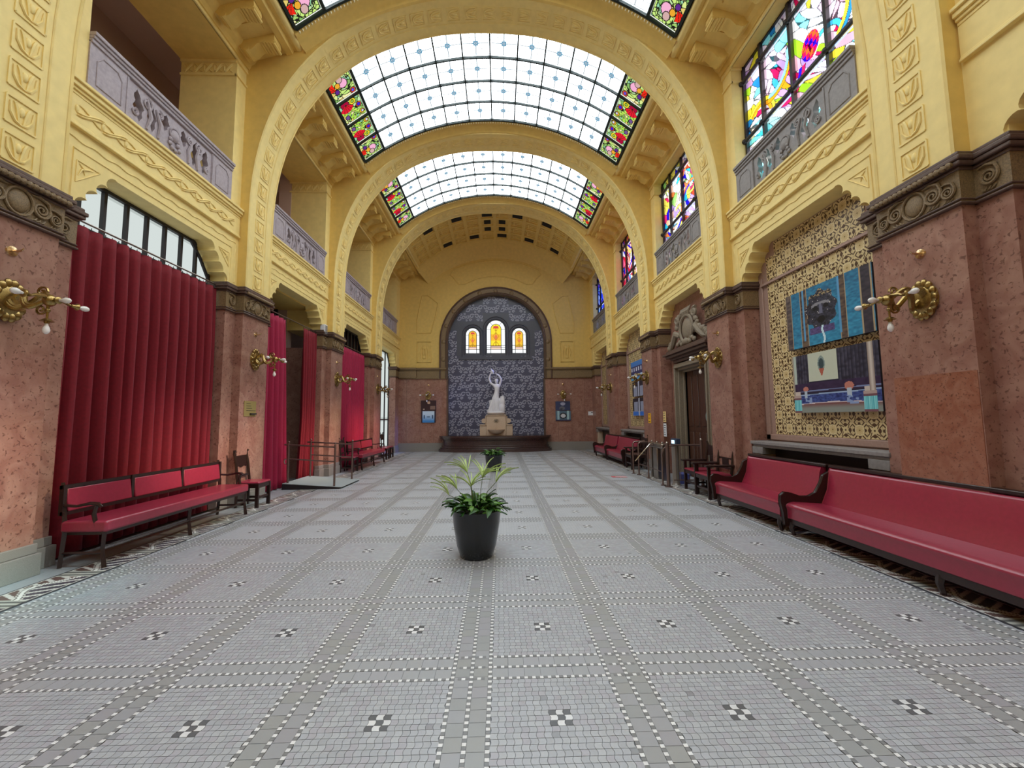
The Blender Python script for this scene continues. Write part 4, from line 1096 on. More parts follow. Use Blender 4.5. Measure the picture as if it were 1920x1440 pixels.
for q in range(9): ct.ball((.08, -.4+.1*q, .1+.04*math.sin(q*2)), (.05, .06, .06), 8, 6)
ct.xf(lambda x, y, z: (x, y*1.18, z*1.08)); tag(ct.obj('stone_cartouche', 'carved', None, True, (X(1, D-.1), yc, 3.44), (0, 0, math.pi)), 'carved stone cartouche with oval shield and garlands above the right door', 'carving')

# ================================================================== CURTAINS
def curtain(name, label, ya, yb, mat, amp=.05, pitch=.16, ztop=4.05, zb=.02, gather=1.0, taper=None, seed=0, back=None):
    r_ = random.Random(seed); W = yb-ya; n = max(1, int(W/pitch)); nu = n*10; nv = 26
    ph = [r_.uniform(-.9, .9) for _ in range(n+2)]; am = [r_.uniform(.55, 1.25) for _ in range(n+2)]
    t = thing(name, label, 'curtain', (X(-1, 5.04), ya, 0))
    V = []; F = []
    for j in range(nv+1):
        z = ztop+(zb-ztop)*j/nv; q = j/nv
        for i in range(nu+1):
            u = i/nu; c = u*n; i0 = int(min(c, n)); fr = c-i0; a = am[i0]*(1-fr)+am[min(i0+1, n+1)]*fr; p = ph[i0]*(1-fr)+ph[min(i0+1, n+1)]*fr
            a_ = amp*a*(.45+.55*min(1, q*4)); ss = math.sin(2*math.pi*c+p*q); x = a_*(math.copysign(abs(ss)**.8, ss))+a_*.22*math.sin(4*math.pi*c+1+p)
            y = u*W+.02*math.sin(3*q+c)*q*W*.3
            if taper: y = taper(u, q)*W+.0
            V.append((x, y, z))
    for j in range(nv):
        for i in range(nu): F.append((j*(nu+1)+i, j*(nu+1)+i+1, (j+1)*(nu+1)+i+1, (j+1)*(nu+1)+i))
    o = MB().add(V, F).obj('fabric', mat, t, True, angle=180); md = o.modifiers.new('s', 'SOLIDIFY'); md.thickness = .006
    # header tape with small hooks
    mb = MB()
    for i in range(n*2): mb.tube([(.0, W*(i+.5)/(n*2), ztop-.01), (.0, W*(i+.5)/(n*2), ztop+.03)], .006, 4)
    o = mb.obj('curtain_hook', 'iron', t); o['kind'] = 'stuff'
    return t
curtain('curtain', 'wide deep red velvet curtain behind the front left bench', 4.74, 7.6, 'velvet', .095, .185, seed=1)
curtain('curtain', 'pink-lit red curtain drawn to the near side of the dark left doorway', 9.02, 10.35, 'velvet_pinklit', .08, .26, seed=2, taper=lambda u, q: u*(.78+.22*q)-.03*q)
curtain('curtain', 'narrow red curtain on the far side of the dark left doorway', 10.95, 11.85, 'velvet', .055, .13, seed=5, taper=lambda u, q: 1-(1-u)*(.95+.35*max(0, q-.6)))
curtain('curtain', 'pink-lit red curtain filling the third left bay', 13.3, 15.95, 'velvet_pinklit', .05, .17, seed=6)
for ya, yb, lb in ((4.66, 7.72, 'thin steel curtain rod above the wide red curtain'), (8.9, 11.9, 'steel curtain rod across the left doorway'), (13.1, 16.05, 'steel curtain rod above the third bay curtain')):
    t = thing('curtain_rod', lb, 'rod'); MB().tube([(X(-1, 5.03), ya, 4.11), (X(-1, 5.03), yb, 4.11)], .014, 8).obj('rod', 'steel', t)
    for yy in (ya+.03, yb-.03): MB().tube([(X(-1, 5.03), yy, 4.11), (X(-1, 5.10), yy, 4.11)], .012, 6).obj('rod_bracket', 'steel', t)
t = thing('wall_speaker', 'small white box fixed high beside the doorway curtain', 'speaker', (X(-1, 4.85), 11.86, 4.08)); MB().box(-.09, .05, -.09, .09, 0, .26).obj('housing', 'white', t, bevel=.01); MB().box(.05, .056, -.07, .07, .03, .23).obj('grille', 'plinth', t)

# ================================================================== SCONCES AND HOOKS
def make_sconce():
    t = thing('wall_sconce', 'x', 'lamp')
    mb = MB(); mb.lathe([(0, .05), (.05, .055), (.10, .035), (.125, .02), (.13, 0), (0, 0)], (0, 0, 0), 16, 'x')
    for q in range(14):
        a = 2*math.pi*q/14; mb.ball((.025, .105*math.cos(a), .125*math.sin(a)), (.022, .034, .036), 6, 5)
    mb.xf(lambda x, y, z: (x, y, z*1.25))
    mb.obj('backplate', 'brass', t, True)
    mb = MB(); n = 22
    for ph in (0, math.pi):
        for off in (0, .018):
            mb.tube([(.03+.33*i/n, off*.6+.07*math.cos(ph+i/n*math.pi*1.5)*math.sin(math.pi*(i/n*.85+.12)), off+.095*math.sin(ph+i/n*math.pi*1.9+.4)*math.sin(math.pi*(i/n*.8+.15))) for i in range(n+1)], [.024-.009*i/n for i in range(n+1)], 7)
    mb.ball((.37, 0, 0), (.05, .05, .055), 10, 7)
    for sg in (-1, 1): mb.tube(spiral((.30, 0, sg*.08), .05, .012, 1.3, 0, 14, plane='xz', flip=sg), .01, 5)
    mb.obj('twisted_arm', 'brass', t, True)
    def bulb(mb, p, d): 
        d = Vector(d).normalized(); R = d.to_track_quat('Z', 'Y').to_matrix(); p = Vector(p)
        m2 = MB(); m2.lathe([(.0, -.0), (.011, .0), (.013, .02), (.024, .045), (.027, .065), (.022, .085), (.01, .098), (0, .1)], (0, 0, 0), 12)
        m2.xf(lambda x, y, z: tuple(p+R @ Vector((x, y, z)))); return m2
    def cup(p, d):
        d = Vector(d).normalized(); R = d.to_track_quat('Z', 'Y').to_matrix(); p = Vector(p); m2 = MB(); m2.lathe([(0, -.05), (.014, -.05), (.017, -.02), (.034, 0), (.03, .006), (.012, .01), (0, .01)], (0, 0, 0), 10); m2.xf(lambda x, y, z: tuple(p+R @ Vector((x, y, z)))); return m2
    for sg in (-1, 1):
        mb = MB(); mb.tube([(.36, 0, 0), (.38, sg*.06, .03), (.37, sg*.12, .02), (.38, sg*.16, .0), (.39, sg*.2, .0)], [.018, .016, .014, .011, .009], 7)
        mb.add(cup((.39, sg*.22, .0), (.1, sg, 0)).v, cup((.39, sg*.22, .0), (.1, sg, 0)).f); a = mb.obj('side_arm', 'brass', t, True); bulb(mb, (.39, sg*.225, 0), (.1, sg, 0)).obj('bulb', 'bulb', a, True)
    mb = MB(); mb.tube([(.37, 0, 0), (.42, 0, .01), (.44, 0, 0)], [.02, .014, .01], 7); c = cup((.45, 0, 0), (1, 0, 0)); mb.add(c.v, c.f); a = mb.obj('front_arm', 'brass', t, True); bulb(mb, (.455, 0, 0), (1, 0, 0)).obj('bulb', 'bulb', a, True)
    mb = MB(); mb.tube([(.36, 0, -.02), (.36, 0, -.1), (.36, 0, -.17)], [.014, .010, .008], 7); mb.ball((.36, 0, -.09), .02, 8, 6); mb.lathe([(.0, -.16), (.02, -.165), (.05, -.19), (.02, -.185), (.018, -.21), (0, -.21)], (.36, 0, 0), 12)
    a = mb.obj('drop_stem', 'brass', t, True); bulb(mb, (.36, 0, -.205), (0, 0, -1)).obj('bulb', 'bulb', a, True)
    return t
sc0 = make_sconce(); sc0.scale = (1.12, 1.12, 1.12); tree = [(c, kids(c)) for c in kids(sc0)]
def make_hook():
    t = thing('brass_hook', 'x', 'hook'); MB().lathe([(0, .0), (.055, 0), (.05, .012), (.02, .018), (0, .02)], (0, 0, 0), 14, 'x').obj('rosette_plate', 'gold', t, True)
    MB().tube([(.015, 0, 0), (.07, 0, 0), (.10, 0, .005), (.12, 0, .03)], [.014, .013, .010, .004], 7).obj('hook_arm', 'gold', t, True); return t
hk0 = make_hook(); htree = [(c, kids(c)) for c in kids(hk0)]
first = True
ordn = ['nearest pier', 'second pier', 'third pier', 'fourth pier']
for s in (-1, 1):
    for k in range(4):
        loc = (X(s, A), P(k)+PW/2, 2.82); rz = frotate(s); lb = 'brass swirling wall lamp with four white bulbs, %s wall, %s' % ('left' if s < 0 else 'right', ordn[k])
        hb = 'small polished brass hook above the lamp, %s wall, %s' % ('left' if s < 0 else 'right', ordn[k])
        hl = (X(s, A), P(k)+PW/2, 3.33)
        if first: sc0.location = loc; sc0.rotation_euler = (0, 0, rz); sc0['label'] = lb; sc0['group'] = 'brass wall lamps on the piers'; hk0.location = hl; hk0.rotation_euler = (0, 0, rz); hk0['label'] = hb; hk0['group'] = 'brass hooks above the lamps'; first = False
        else: dup(sc0, loc, rz, lb, None, tree); dup(hk0, hl, rz, hb, None, htree)
for xx, side in ((-3.6, 'left'), (3.2, 'right')):
    dup(sc0, (xx, YE-.0, 2.78), -math.pi/2, 'brass wall lamp on the end wall %s of the niche' % side, 'brass wall lamps on the end wall', tree)
    dup(hk0, (xx, YE, 3.3), -math.pi/2, 'small brass hook on the end wall %s of the niche' % side, 'brass hooks on the end wall', htree)

# ================================================================== PICTURES AND SIGNS
def canvas(name, label, x, ya, yb, z0, z1, s, fn, nu, nv, yfar_is_left=True, thick=.05):
    """flat printed canvas on the right (s=1) wall; u=0 is the left edge as seen from the hall"""
    t = thing(name, label, 'picture', (x, (ya+yb)/2, (z0+z1)/2)); W, H_ = yb-ya, z1-z0
    MB().box(0, thick, -W/2, W/2, -H_/2, H_/2).obj('canvas_edge', 'canvasedge', t)
    me = painted(nu, nv, lambda u, v: (0*u-.002, (.5-u)*W, (v-.5)*H_), fn, 'print', 'printed_image'); link('printed_image', me, t); return t
def noise2(u, v, f, seed=0):
    r_ = np.random.default_rng(seed); g_ = r_.random((64, 64)); x, y = (u*f) % 63, (v*f) % 63; i, j = x.astype(int), y.astype(int); fx, fy = x-i, y-j
    return (g_[j, i]*(1-fx)+g_[j, i+1]*fx)*(1-fy)+(g_[j+1, i]*(1-fx)+g_[j+1, i+1]*fx)*fy
def mixc(a, b, t): return a+(b-a)*np.clip(t, 0, 1)[..., None]
def pic1(u, v):
    n1 = noise2(u*2, v*3, 18, 1); n2 = noise2(u, v, 40, 2); c = mixc(L('#123f6b'), L('#3fa0c4'), n1*.5+n2*.35+.25*(1-v))
    def strip(a, b_, ca='#7a6450', cb='#3a2c30'):
        m_ = (u > a) & (u < b_); w_ = np.abs((u-a)/(b_-a)-.5); c[m_] = mixc(L(ca), L(cb), (noise2(u, v*2, 22, 5)*1.1))[m_]; c[m_ & (w_ > .40)] = L('#b09a78')
    strip(0, .085, '#7a6a60', '#352c3a'); strip(.2, .29); strip(.66, .74); strip(.88, .99, '#4a4048', '#262430')
    cu, cv = (u-.455)/.18, (v-.57)/.33; r = np.hypot(cu, cv); head = r < 1.0+.08*np.sin(np.arctan2(cv, cu)*9)
    k_ = noise2(u*3, v*3, 20, 9)*.7+noise2(u*5, v*5, 30, 4)*.5; hc = mixc(L('#12121a'), L('#56566a'), k_-.3); hc[k_ > .95] = L('#e8e0d0'); hc[(cv > .7) & (k_ > .7)] = L('#b09a70')
    hc[(np.hypot(cu-.0, (cv+.5)*1.3) < .25)] = L('#08080c'); hc[(np.abs(cu) < .09+.06*(.3-cv)) & (cv > -.22) & (cv < .3)] = L('#6c6c80'); hc[(np.abs(cv-.34+.25*cu*cu) < .07) & (np.abs(cu) < .6)] = L('#8c8a90')
    for e in (-.35, .35): hc[np.hypot(cu-e, (cv-.12)*1.5) < .17] = L('#0a0a10')
    c[head] = hc[head]; base_ = (np.abs(cu) < .8) & (cv < -.85) & (cv > -1.2); c[base_] = mixc(L('#241c40'), L('#6a5a90'), k_)[base_]
    c[(np.abs(u-.47-.01*np.sin(v*20)) < .012) & (v < .30)] = L('#cfe8f0'); c[(np.abs(cu) < 1.25) & (np.abs(cu) > 1.1) & (v > .1)] = L('#5c9cc8'); return c
def pic2(u, v):
    c = np.zeros(u.shape+(3,))+L('#221c34'); n1 = noise2(u, v, 30, 3)
    c[(u > .22) & (u < .58) & (v > .52)] = L('#c9cdb8'); c[(u < .06) & (v > .5)] = L('#b8c4b8'); s_ = (v > .5) & (((u > .06) & (u < .22)) | (u > .58)); c[s_] = mixc(L('#191628'), L('#4c4a5c'), ((u*26) % 1)*n1*1.6)[s_]
    e = np.hypot((u-.39)/.035, (v-.80)/.10); c[e < 1.3] = L('#8a9a94'); c[e < .9] = L('#3a4c50'); c[(np.abs(u-.39) < .03*(v-.58)/.12) & (v > .60) & (v < .72)] = L('#b4604c')
    f_ = (v < .5) & (v > .34); c[f_] = mixc(L('#2a1838'), L('#3c2a4c'), n1)[f_]; c[(np.abs(v-.36-.02*u) < .008)] = L('#7a88b0'); c[(np.abs(v-.30-.02*u) < .01)] = L('#9ab0d0')
    w_ = (v < .29+.02*u) & (v > .13); c[w_] = mixc(L('#16205c'), L('#4c62a8'), noise2(u*2, v*2, 30, 8))[w_]
    fl = (v < .13+.03*np.sin(u*3.1)); c[fl] = mixc(L('#7c4c4c'), L('#8c9088'), (.14-v)*14)[fl]; c[(np.abs(v-.135-.03*np.sin(u*3.1)) < .008)] = L('#d8c8c8')
    for cx, cz, r in ((.17, .40, .035), (.69, .40, .05)):
        c[np.hypot(u-cx, (v-cz)*.8) < r] = L('#c47c6c'); c[(np.abs(u-cx-.0) < r*.55) & (v < cz-.03) & (v > cz-.16)] = L('#b8c4d0'); c[(np.abs(u-cx-.03) < r*1.2) & (v < cz-.14) & (v > .12) & (n1 > .45)] = L('#8ca0c8')
    for a, b_ in ((-.01, .10), (.83, .96)):
        m_ = (u > a) & (u < b_); c[m_ & (v < .30)] = L('#b8a098'); c[m_ & (v < .26)] = L('#7a5058'); m2 = m_ & (v < .22) & (v > .03); c[m2] = mixc(L('#3ca8b8'), L('#9ae4e4'), ((u*60) % 1))[m2]; c[(u > a+.01) & (u < b_-.01) & (v > .3) & (v < .37)] = L('#cfc0b4')
    m_ = (u > .895) & (u < .95) & (v > .3); c[m_] = mixc(L('#8a7468'), L('#d8ccc0'), 1-np.abs((u-.922)/.03))[m_]; m_ = (u > .0) & (u < .02) & (v > .3); c[m_] = L('#a89a88'); return c
PX = X(1, 5.10)
canvas('canvas_picture', 'blue canvas picture of a dark carved fountain mask, upper of two on the tiled panel', PX, 5.15, 6.80, 2.70, 3.62, 1, pic1, 130, 80)
canvas('canvas_picture', 'canvas picture of a thermal pool with spouting heads, lower of two on the tiled panel', PX, 5.15, 6.73, 1.65, 2.58, 1, pic2, 140, 90)
def pic3(u, v):
    c = mixc(L('#2c4c9c'), L('#4a86d0'), v); c[(v < .72) & (v > .3)] = L('#3c3c6c'); c[(np.abs(((u*6) % 1)-.5) < .22) & (v > .45) & (v < .68)] = L('#e0e4f0'); c[(np.abs(v-.25) < .05)] = L('#c0d8f0'); c[v < .15] = L('#5aa8e0'); return c
def pic4(u, v):
    c = np.zeros(u.shape+(3,))+L('#9aa0b8'); c[(np.abs(((u*2) % 1)-.5) > .3) & (v > .25)] = L('#1c1628'); c[(v < .22)] = L('#3a78d8'); c[(v > .8)] = L('#2c2430'); c[(np.abs(u-.5) < .05)] = L('#c0c4d8'); return c
oo = P(2)+PW+FL
canvas('canvas_picture', 'blue canvas picture of an arcaded building, top of three on the far tiled panel', PX, 13.75, 15.2, 2.95, 3.62, 1, pic3, 50, 30)
canvas('canvas_picture', 'dark canvas picture of columns in a hall, middle of three on the far tiled panel', PX, 13.75, 15.1, 2.35, 2.88, 1, lambda u, v: pic4(u, v*.6+.4), 40, 24)
canvas('canvas_picture', 'canvas picture of black doorways above blue water, lowest on the far tiled panel', PX, 13.75, 15.1, 1.66, 2.28, 1, pic4, 40, 30)
def end_pic(label, xa, xb, z0, z1, fn):
    t = thing('wall_picture', label, 'picture', ((xa+xb)/2, YE-.05, (z0+z1)/2)); W, H_ = xb-xa, z1-z0; MB().box(-W/2, W/2, 0, .05, -H_/2, H_/2).obj('canvas_edge', 'canvasedge', t)
    link('printed_image', painted(36, 26, lambda u, v: ((u-.5)*W, 0*u-.002, (v-.5)*H_), fn, 'print', 'printed_image'), t)
def e1(u, v):
    c = np.zeros(u.shape+(3,))+L('#3c2222'); c[np.hypot(u-.52, (v-.78)*.7) < .10] = L('#cfa888'); c[(v < .45) & (u > .6) & (u < .95) & (v > .1) & (v < (u-.2))] = L('#8a6c5c'); c[np.hypot(u-.2, (v-.15)) < .06] = L('#d8b8a0'); return c
def e2(u, v):
    c = mixc(L('#3c88c8'), L('#cfe0ee'), v*1.6-.2); c[(u < .09) | (u > .91)] = L('#241c30'); c[(np.abs(np.abs(u-.5)-.28) < .04) & (v > .35) & (v < .65)] = L('#3c5470'); c[(np.abs(v-.5) < .05) & (np.abs(u-.5) < .1)] = L('#34506c'); return c
def e3(u, v):
    c = np.zeros(u.shape+(3,))+L('#3c4468'); c[np.hypot(u-.5, (v-.72)) < .17] = L('#b0b0c8'); c[np.hypot(u-.45, (v-.25)) < .2] = L('#6c6c78'); c[np.hypot(u-.4, (v-.15)) < .1] = L('#3c3c44'); return c
def e4(u, v):
    c = np.zeros(u.shape+(3,))+L('#5c7488'); c[(np.abs(np.abs(u-.5)-.32) < .08)] = L('#a8c8d0'); r = np.hypot((u-.5)*1, (v-.5)*.8); c[r < .24] = L('#16141e'); c[r < .16] = L('#d8d8e0'); c[v < .12] = L('#3a3458'); return c
end_pic('dark brown picture below the left end-wall lamp', -3.95, -3.2, 2.02, 2.53, e1); end_pic('bright blue picture of a pool hall, lower left of the niche', -3.93, -3.22, 1.43, 2.0, e2)
end_pic('slate blue picture of a statue below the right end-wall lamp', 2.8, 3.54, 1.98, 2.44, e3); end_pic('picture of a round clock face, lower right of the niche', 2.8, 3.56, 1.46, 1.96, e4)
# brass plaque
t = thing('brass_plaque', 'square brass plaque with engraved lines on the second left pier', 'plaque', (X(-1, A), 8.27, 1.835)); MB().box(0, .015, -.19, .19, -.15, .15).obj('plate', 'plaque', t, bevel=.003)
for q, (a, b_) in enumerate(((-.13, .0), (-.13, .02), (-.13, .05), (-.13, .17))): MB().box(.015, .017, a, b_, .095-.045*q, .103-.045*q).obj('engraved_line', 'ink', t)
MB().box(.015, .05, -.02, .16, -.115, -.085).obj('slot', 'ink', t)
def sign(label, s, d, yc_, z0, z1, w_, mat, lines):
    t = thing('paper_sign', label, 'sign', (X(s, d), yc_, (z0+z1)/2), frotate(s)); h_ = (z1-z0)/2; MB().box(0, .006, -w_/2, w_/2, -h_, h_).obj('sheet', mat, t)
    for q in range(lines): z_ = h_*.7-q*h_*1.4/max(1, lines-1); MB().box(.006, .008, -w_*.36, w_*rnd.uniform(.1, .36), z_-.008, z_+.008).obj('text_line', 'ink', t)
sign('bright yellow paper sign on the third right pier', 1, A, 12.45, 1.42, 1.72, .22, 'yellowsign', 3)
sign('pale yellow paper sign above the white one beside the right door', 1, B, 11.67, 1.46, 1.76, .2, 'creamsign', 4)
sign('white paper notice under the pale yellow sign beside the right door', 1, B, 11.67, 1.05, 1.42, .2, 'white', 5)
t = thing('white_notice', 'small white notice on the end wall, right corner', 'sign', (4.62, YE, 1.82)); MB().box(-.16, .16, -.015, 0, -.1, .1).obj('sheet', 'white', t); MB().box(-.02, .12, -.018, -.015, .03, .06).obj('print_mark', 'ink', t)
t = thing('floor_sticker', 'thin red and white strip sticker lying on the mosaic floor', 'sticker', (3.2, 11.2, 0)); MB().box(-.2, .2, -.10, .10, .004, .008).obj('strip', 'redtape', t); MB().box(-.1, .2, -.03, .03, .008, .010).obj('white_stripe', 'white', t)

# ================================================================== STATUE, FOUNTAIN, PLATFORM
pf = thing('stone_platform', 'low curved dark marble platform in front of the end niche', 'platform', (XC-.05, YE, 0))
def bow(r, d, z0, z1, name, mat, par, off=0):
    pl = [(-r, -.07)]+[(-r*math.cos(math.pi*i/28)*1.0, -.07-(d-.07)*math.sin(math.pi*i/28)**.75) for i in range(29)]+[(r, -.07)]
    return MB().xy(pl, z0, z1).obj(name, mat, par, bevel=.012)
for r, d, z0, z1 in ((2.8, 1.05, 0, .14), (2.74, .99, .14, .2), (2.66, .9, .2, .3), (2.62, .87, .3, .56), (2.68, .93, .56, .63), (2.74, 1.0, .63, .70), (2.78, 1.04, .70, .77)): bow(r, d, z0, z1, 'step_course', 'platform', pf)
fb = thing('fountain_base', 'beige stone fountain base with a small basin under the statue', 'fountain', (XC, YE-.42, .77))
MB().box(-.47, .47, -.32, .35, 0, 1.0).obj('block', 'limestone', fb, bevel=.015)
for sg in (-1, 1):
    a, b_ = sorted((sg*.47, sg*.80)); MB().box(a, b_, -.2, .35, 0, .52).obj('wing', 'limestone', fb, bevel=.015)
    MB().box(a, b_, -.24, .35, .50, .55).obj('wing_cap', 'limestone', fb, bevel=.01)
    MB().lathe([(0, -.2), (.12, -.2), (.12, .25), (0, .25)], (sg*.6, 0, .72), 16, 'y').obj('volute', 'limestone', fb, True)
    MB().box(min(sg*.47, sg*.55), max(sg*.47, sg*.55), -.18, .3, .55, .95).obj('scroll_neck', 'limestone', fb, bevel=.02)
MB().box(-.5, .5, -.36, .36, .97, 1.02).obj('top_slab', 'limestone', fb, bevel=.01)
MB().lathe([(0, .06), (.1, .07), (.26, .14), (.40, .27), (.42, .31), (.38, .31), (.24, .2), (0, .16)], (0, -.32, .0), 20, a0=math.pi, a1=2*math.pi).obj('basin', 'limestone', fb, True)
mb = MB(); mb.ball((0, -.33, .72), (.05, .04, .06), 8, 6)
for a in range(8): q = a*math.pi/4; mb.tube([(.05*math.cos(q), -.33, .72+.05*math.sin(q)), (.13*math.cos(q), -.34, .72+.11*math.sin(q))], [.02, .008], 5)
mb.obj('spout_rosette', 'carved', fb, True)
MB().tube([(0, -.33, .66), (0, -.36, .55), (0, -.34, .33)], .012, 6).obj('spout', 'limestone', fb, True)

def skin(name, joints, edges, mat, parent=None, loc=(0, 0, 0), sub=2, root=0):
    me = bpy.data.meshes.new(name); me.from_pydata([j[:3] for j in joints], edges, []); me.materials.append(MT[mat])
    o = link(name, me, parent, loc); md = o.modifiers.new('k', 'SKIN'); 
    if not me.skin_vertices:
        bpy.context.view_layer.objects.active = o
        try: bpy.ops.mesh.customdata_skin_add()
        except Exception: pass
    for i, j in enumerate(joints):
        v = me.skin_vertices[0].data[i]; r = j[3]; v.radius = r if isinstance(r, tuple) else (r, r); v.use_root = (i == root)
    md.use_smooth_shade = True; sb = o.modifiers.new('s', 'SUBSURF'); sb.levels = sb.render_levels = sub
    return o
st = thing('marble_statue', 'white marble statue of a draped woman raising a jug, at the end niche', 'statue', (XC+.0, YE-.42, 1.815))
J = [(-.03, .02, .86, (.205, .16)), (.04, 0, 1.08, (.14, .12)), (.06, 0, 1.28, (.18, .13)), (.04, 0, 1.42, (.11, .08)), (.02, -.01, 1.50, .052), (.02, -.03, 1.64, (.095, .11)), (.02, -.03, 1.74, .065),
     (-.10, 0, 1.42, .065), (-.27, -.02, 1.54, .058), (-.34, -.04, 1.76, .05), (-.28, -.06, 1.98, .038), (-.22, -.06, 2.04, .036),
     (.17, 0, 1.43, .065), (.26, -.02, 1.70, .056), (.17, -.05, 1.88, .044), (.05, -.06, 1.98, .036), (-.01, -.06, 1.99, .036),
     (-.14, -.04, .68, (.17, .14)), (-.22, -.06, .48, (.14, .12)), (-.25, -.04, .25, (.10, .09)), (-.28, -.06, .1, .075), (-.32, -.16, .05, .055),
     (.0, -.06, .66, (.16, .14)), (-.08, -.14, .45, (.13, .12)), (-.15, -.08, .22, (.09, .08)), (-.17, -.1, .08, .065), (-.19, -.2, .05, .05)]
E = [(0, 1), (1, 2), (2, 3), (3, 4), (4, 5), (5, 6), (3, 7), (7, 8), (8, 9), (9, 10), (10, 11), (3, 12), (12, 13), (13, 14), (14, 15), (15, 16), (0, 17), (17, 18), (18, 19), (19, 20), (20, 21), (0, 22), (22, 23), (23, 24), (24, 25), (25, 26)]
skin('body', J, E, 'marblewhite', st)
mb = MB()
for q in range(22):
    a = q/21; x0_ = -.28+.5*a
    mb.tube([(.0+.12*(a-.5)*2*.8, -.12+.02*math.cos(q*2), .95-.1*a), (-.05+.26*(a-.5), -.2+.03*math.cos(q*2.3), .6), (-.12+.42*(a-.5), -.17+.03*math.sin(q*1.7), .3), (-.12+.52*(a-.5), -.14+.02*math.sin(q), .04)], [.02, .04, .042, .03], 6)
mb.obj('drapery', 'marblewhite', st, True)
mb = MB(); mb.lathe([(0, 0), (.05, .0), (.035, .03), (.075, .1), (.08, .15), (.05, .2), (.025, .23), (.035, .27), (0, .27)], (0, 0, 0), 14)
Rj = Matrix.Rotation(math.radians(-25), 3, 'Y'); mb.xf(lambda x, y, z: tuple(Rj @ Vector((x, y, z))+Vector((-.13, -.06, 2.0)))); mb.tube([(-.2, -.06, 2.0), (-.27, -.06, 2.1), (-.34, -.07, 2.14)], [.02, .024, .01], 6); mb.obj('jug', 'marblewhite', st, True)
mb = MB(); mb.ball((.02, .02, 1.67), (.10, .11, .10), 12, 8); mb.ball((.02, .13, 1.68), (.06, .05, .06), 8, 6); mb.obj('hair', 'marblewhite', st, True)
mb = MB(); mb.tube([(.02, -.125, 1.66), (.02, -.145, 1.63), (.02, -.13, 1.615)], [.008, .014, .006], 5)
for sg in (-1, 1): mb.ball((.02+sg*.03, -.118, 1.655), (.014, .01, .008), 6, 5)
mb.ball((.02, -.118, 1.59), (.022, .01, .008), 6, 5); mb.obj('face_features', 'marblewhite', st, True)
mb = MB()
for sx, pts_ in ((-1, (-.22, -.06, 2.04)), (1, (-.03, -.06, 1.99))):
    for f__ in range(5): mb.tube([pts_, (pts_[0]+.02*f__-.04, pts_[1]-.03, pts_[2]+.03), (pts_[0]+.018*f__-.02, pts_[1]-.045, pts_[2]+.055-.005*abs(f__-2))], [.010, .009, .006], 5)
mb.obj('hands', 'marblewhite', st, True)
rk = MB(); r_ = random.Random(4)
for (x, y, z, rx, ry, rz) in ((.0, 0, .06, .46, .3, .1), (.26, .02, .3, .2, .2, .32), (.3, .0, .62, .14, .15, .3), (.16, .05, .5, .18, .18, .3), (.05, .1, .35, .25, .18, .3), (-.3, 0, .14, .16, .2, .14)):
    n0 = len(rk.v); rk.ball((x, y, z), (rx, ry, rz), 14, 9); 
    for i in range(n0, len(rk.v)):
        p = rk.v[i]; d_ = 1+.12*math.sin(p[0]*31+p[2]*17)*math.cos(p[1]*23+p[2]*29); rk.v[i] = (x+(p[0]-x)*d_, y+(p[1]-y)*d_, max(0, z+(p[2]-z)*d_))
rk.obj('rock', 'marblewhite', st, True)

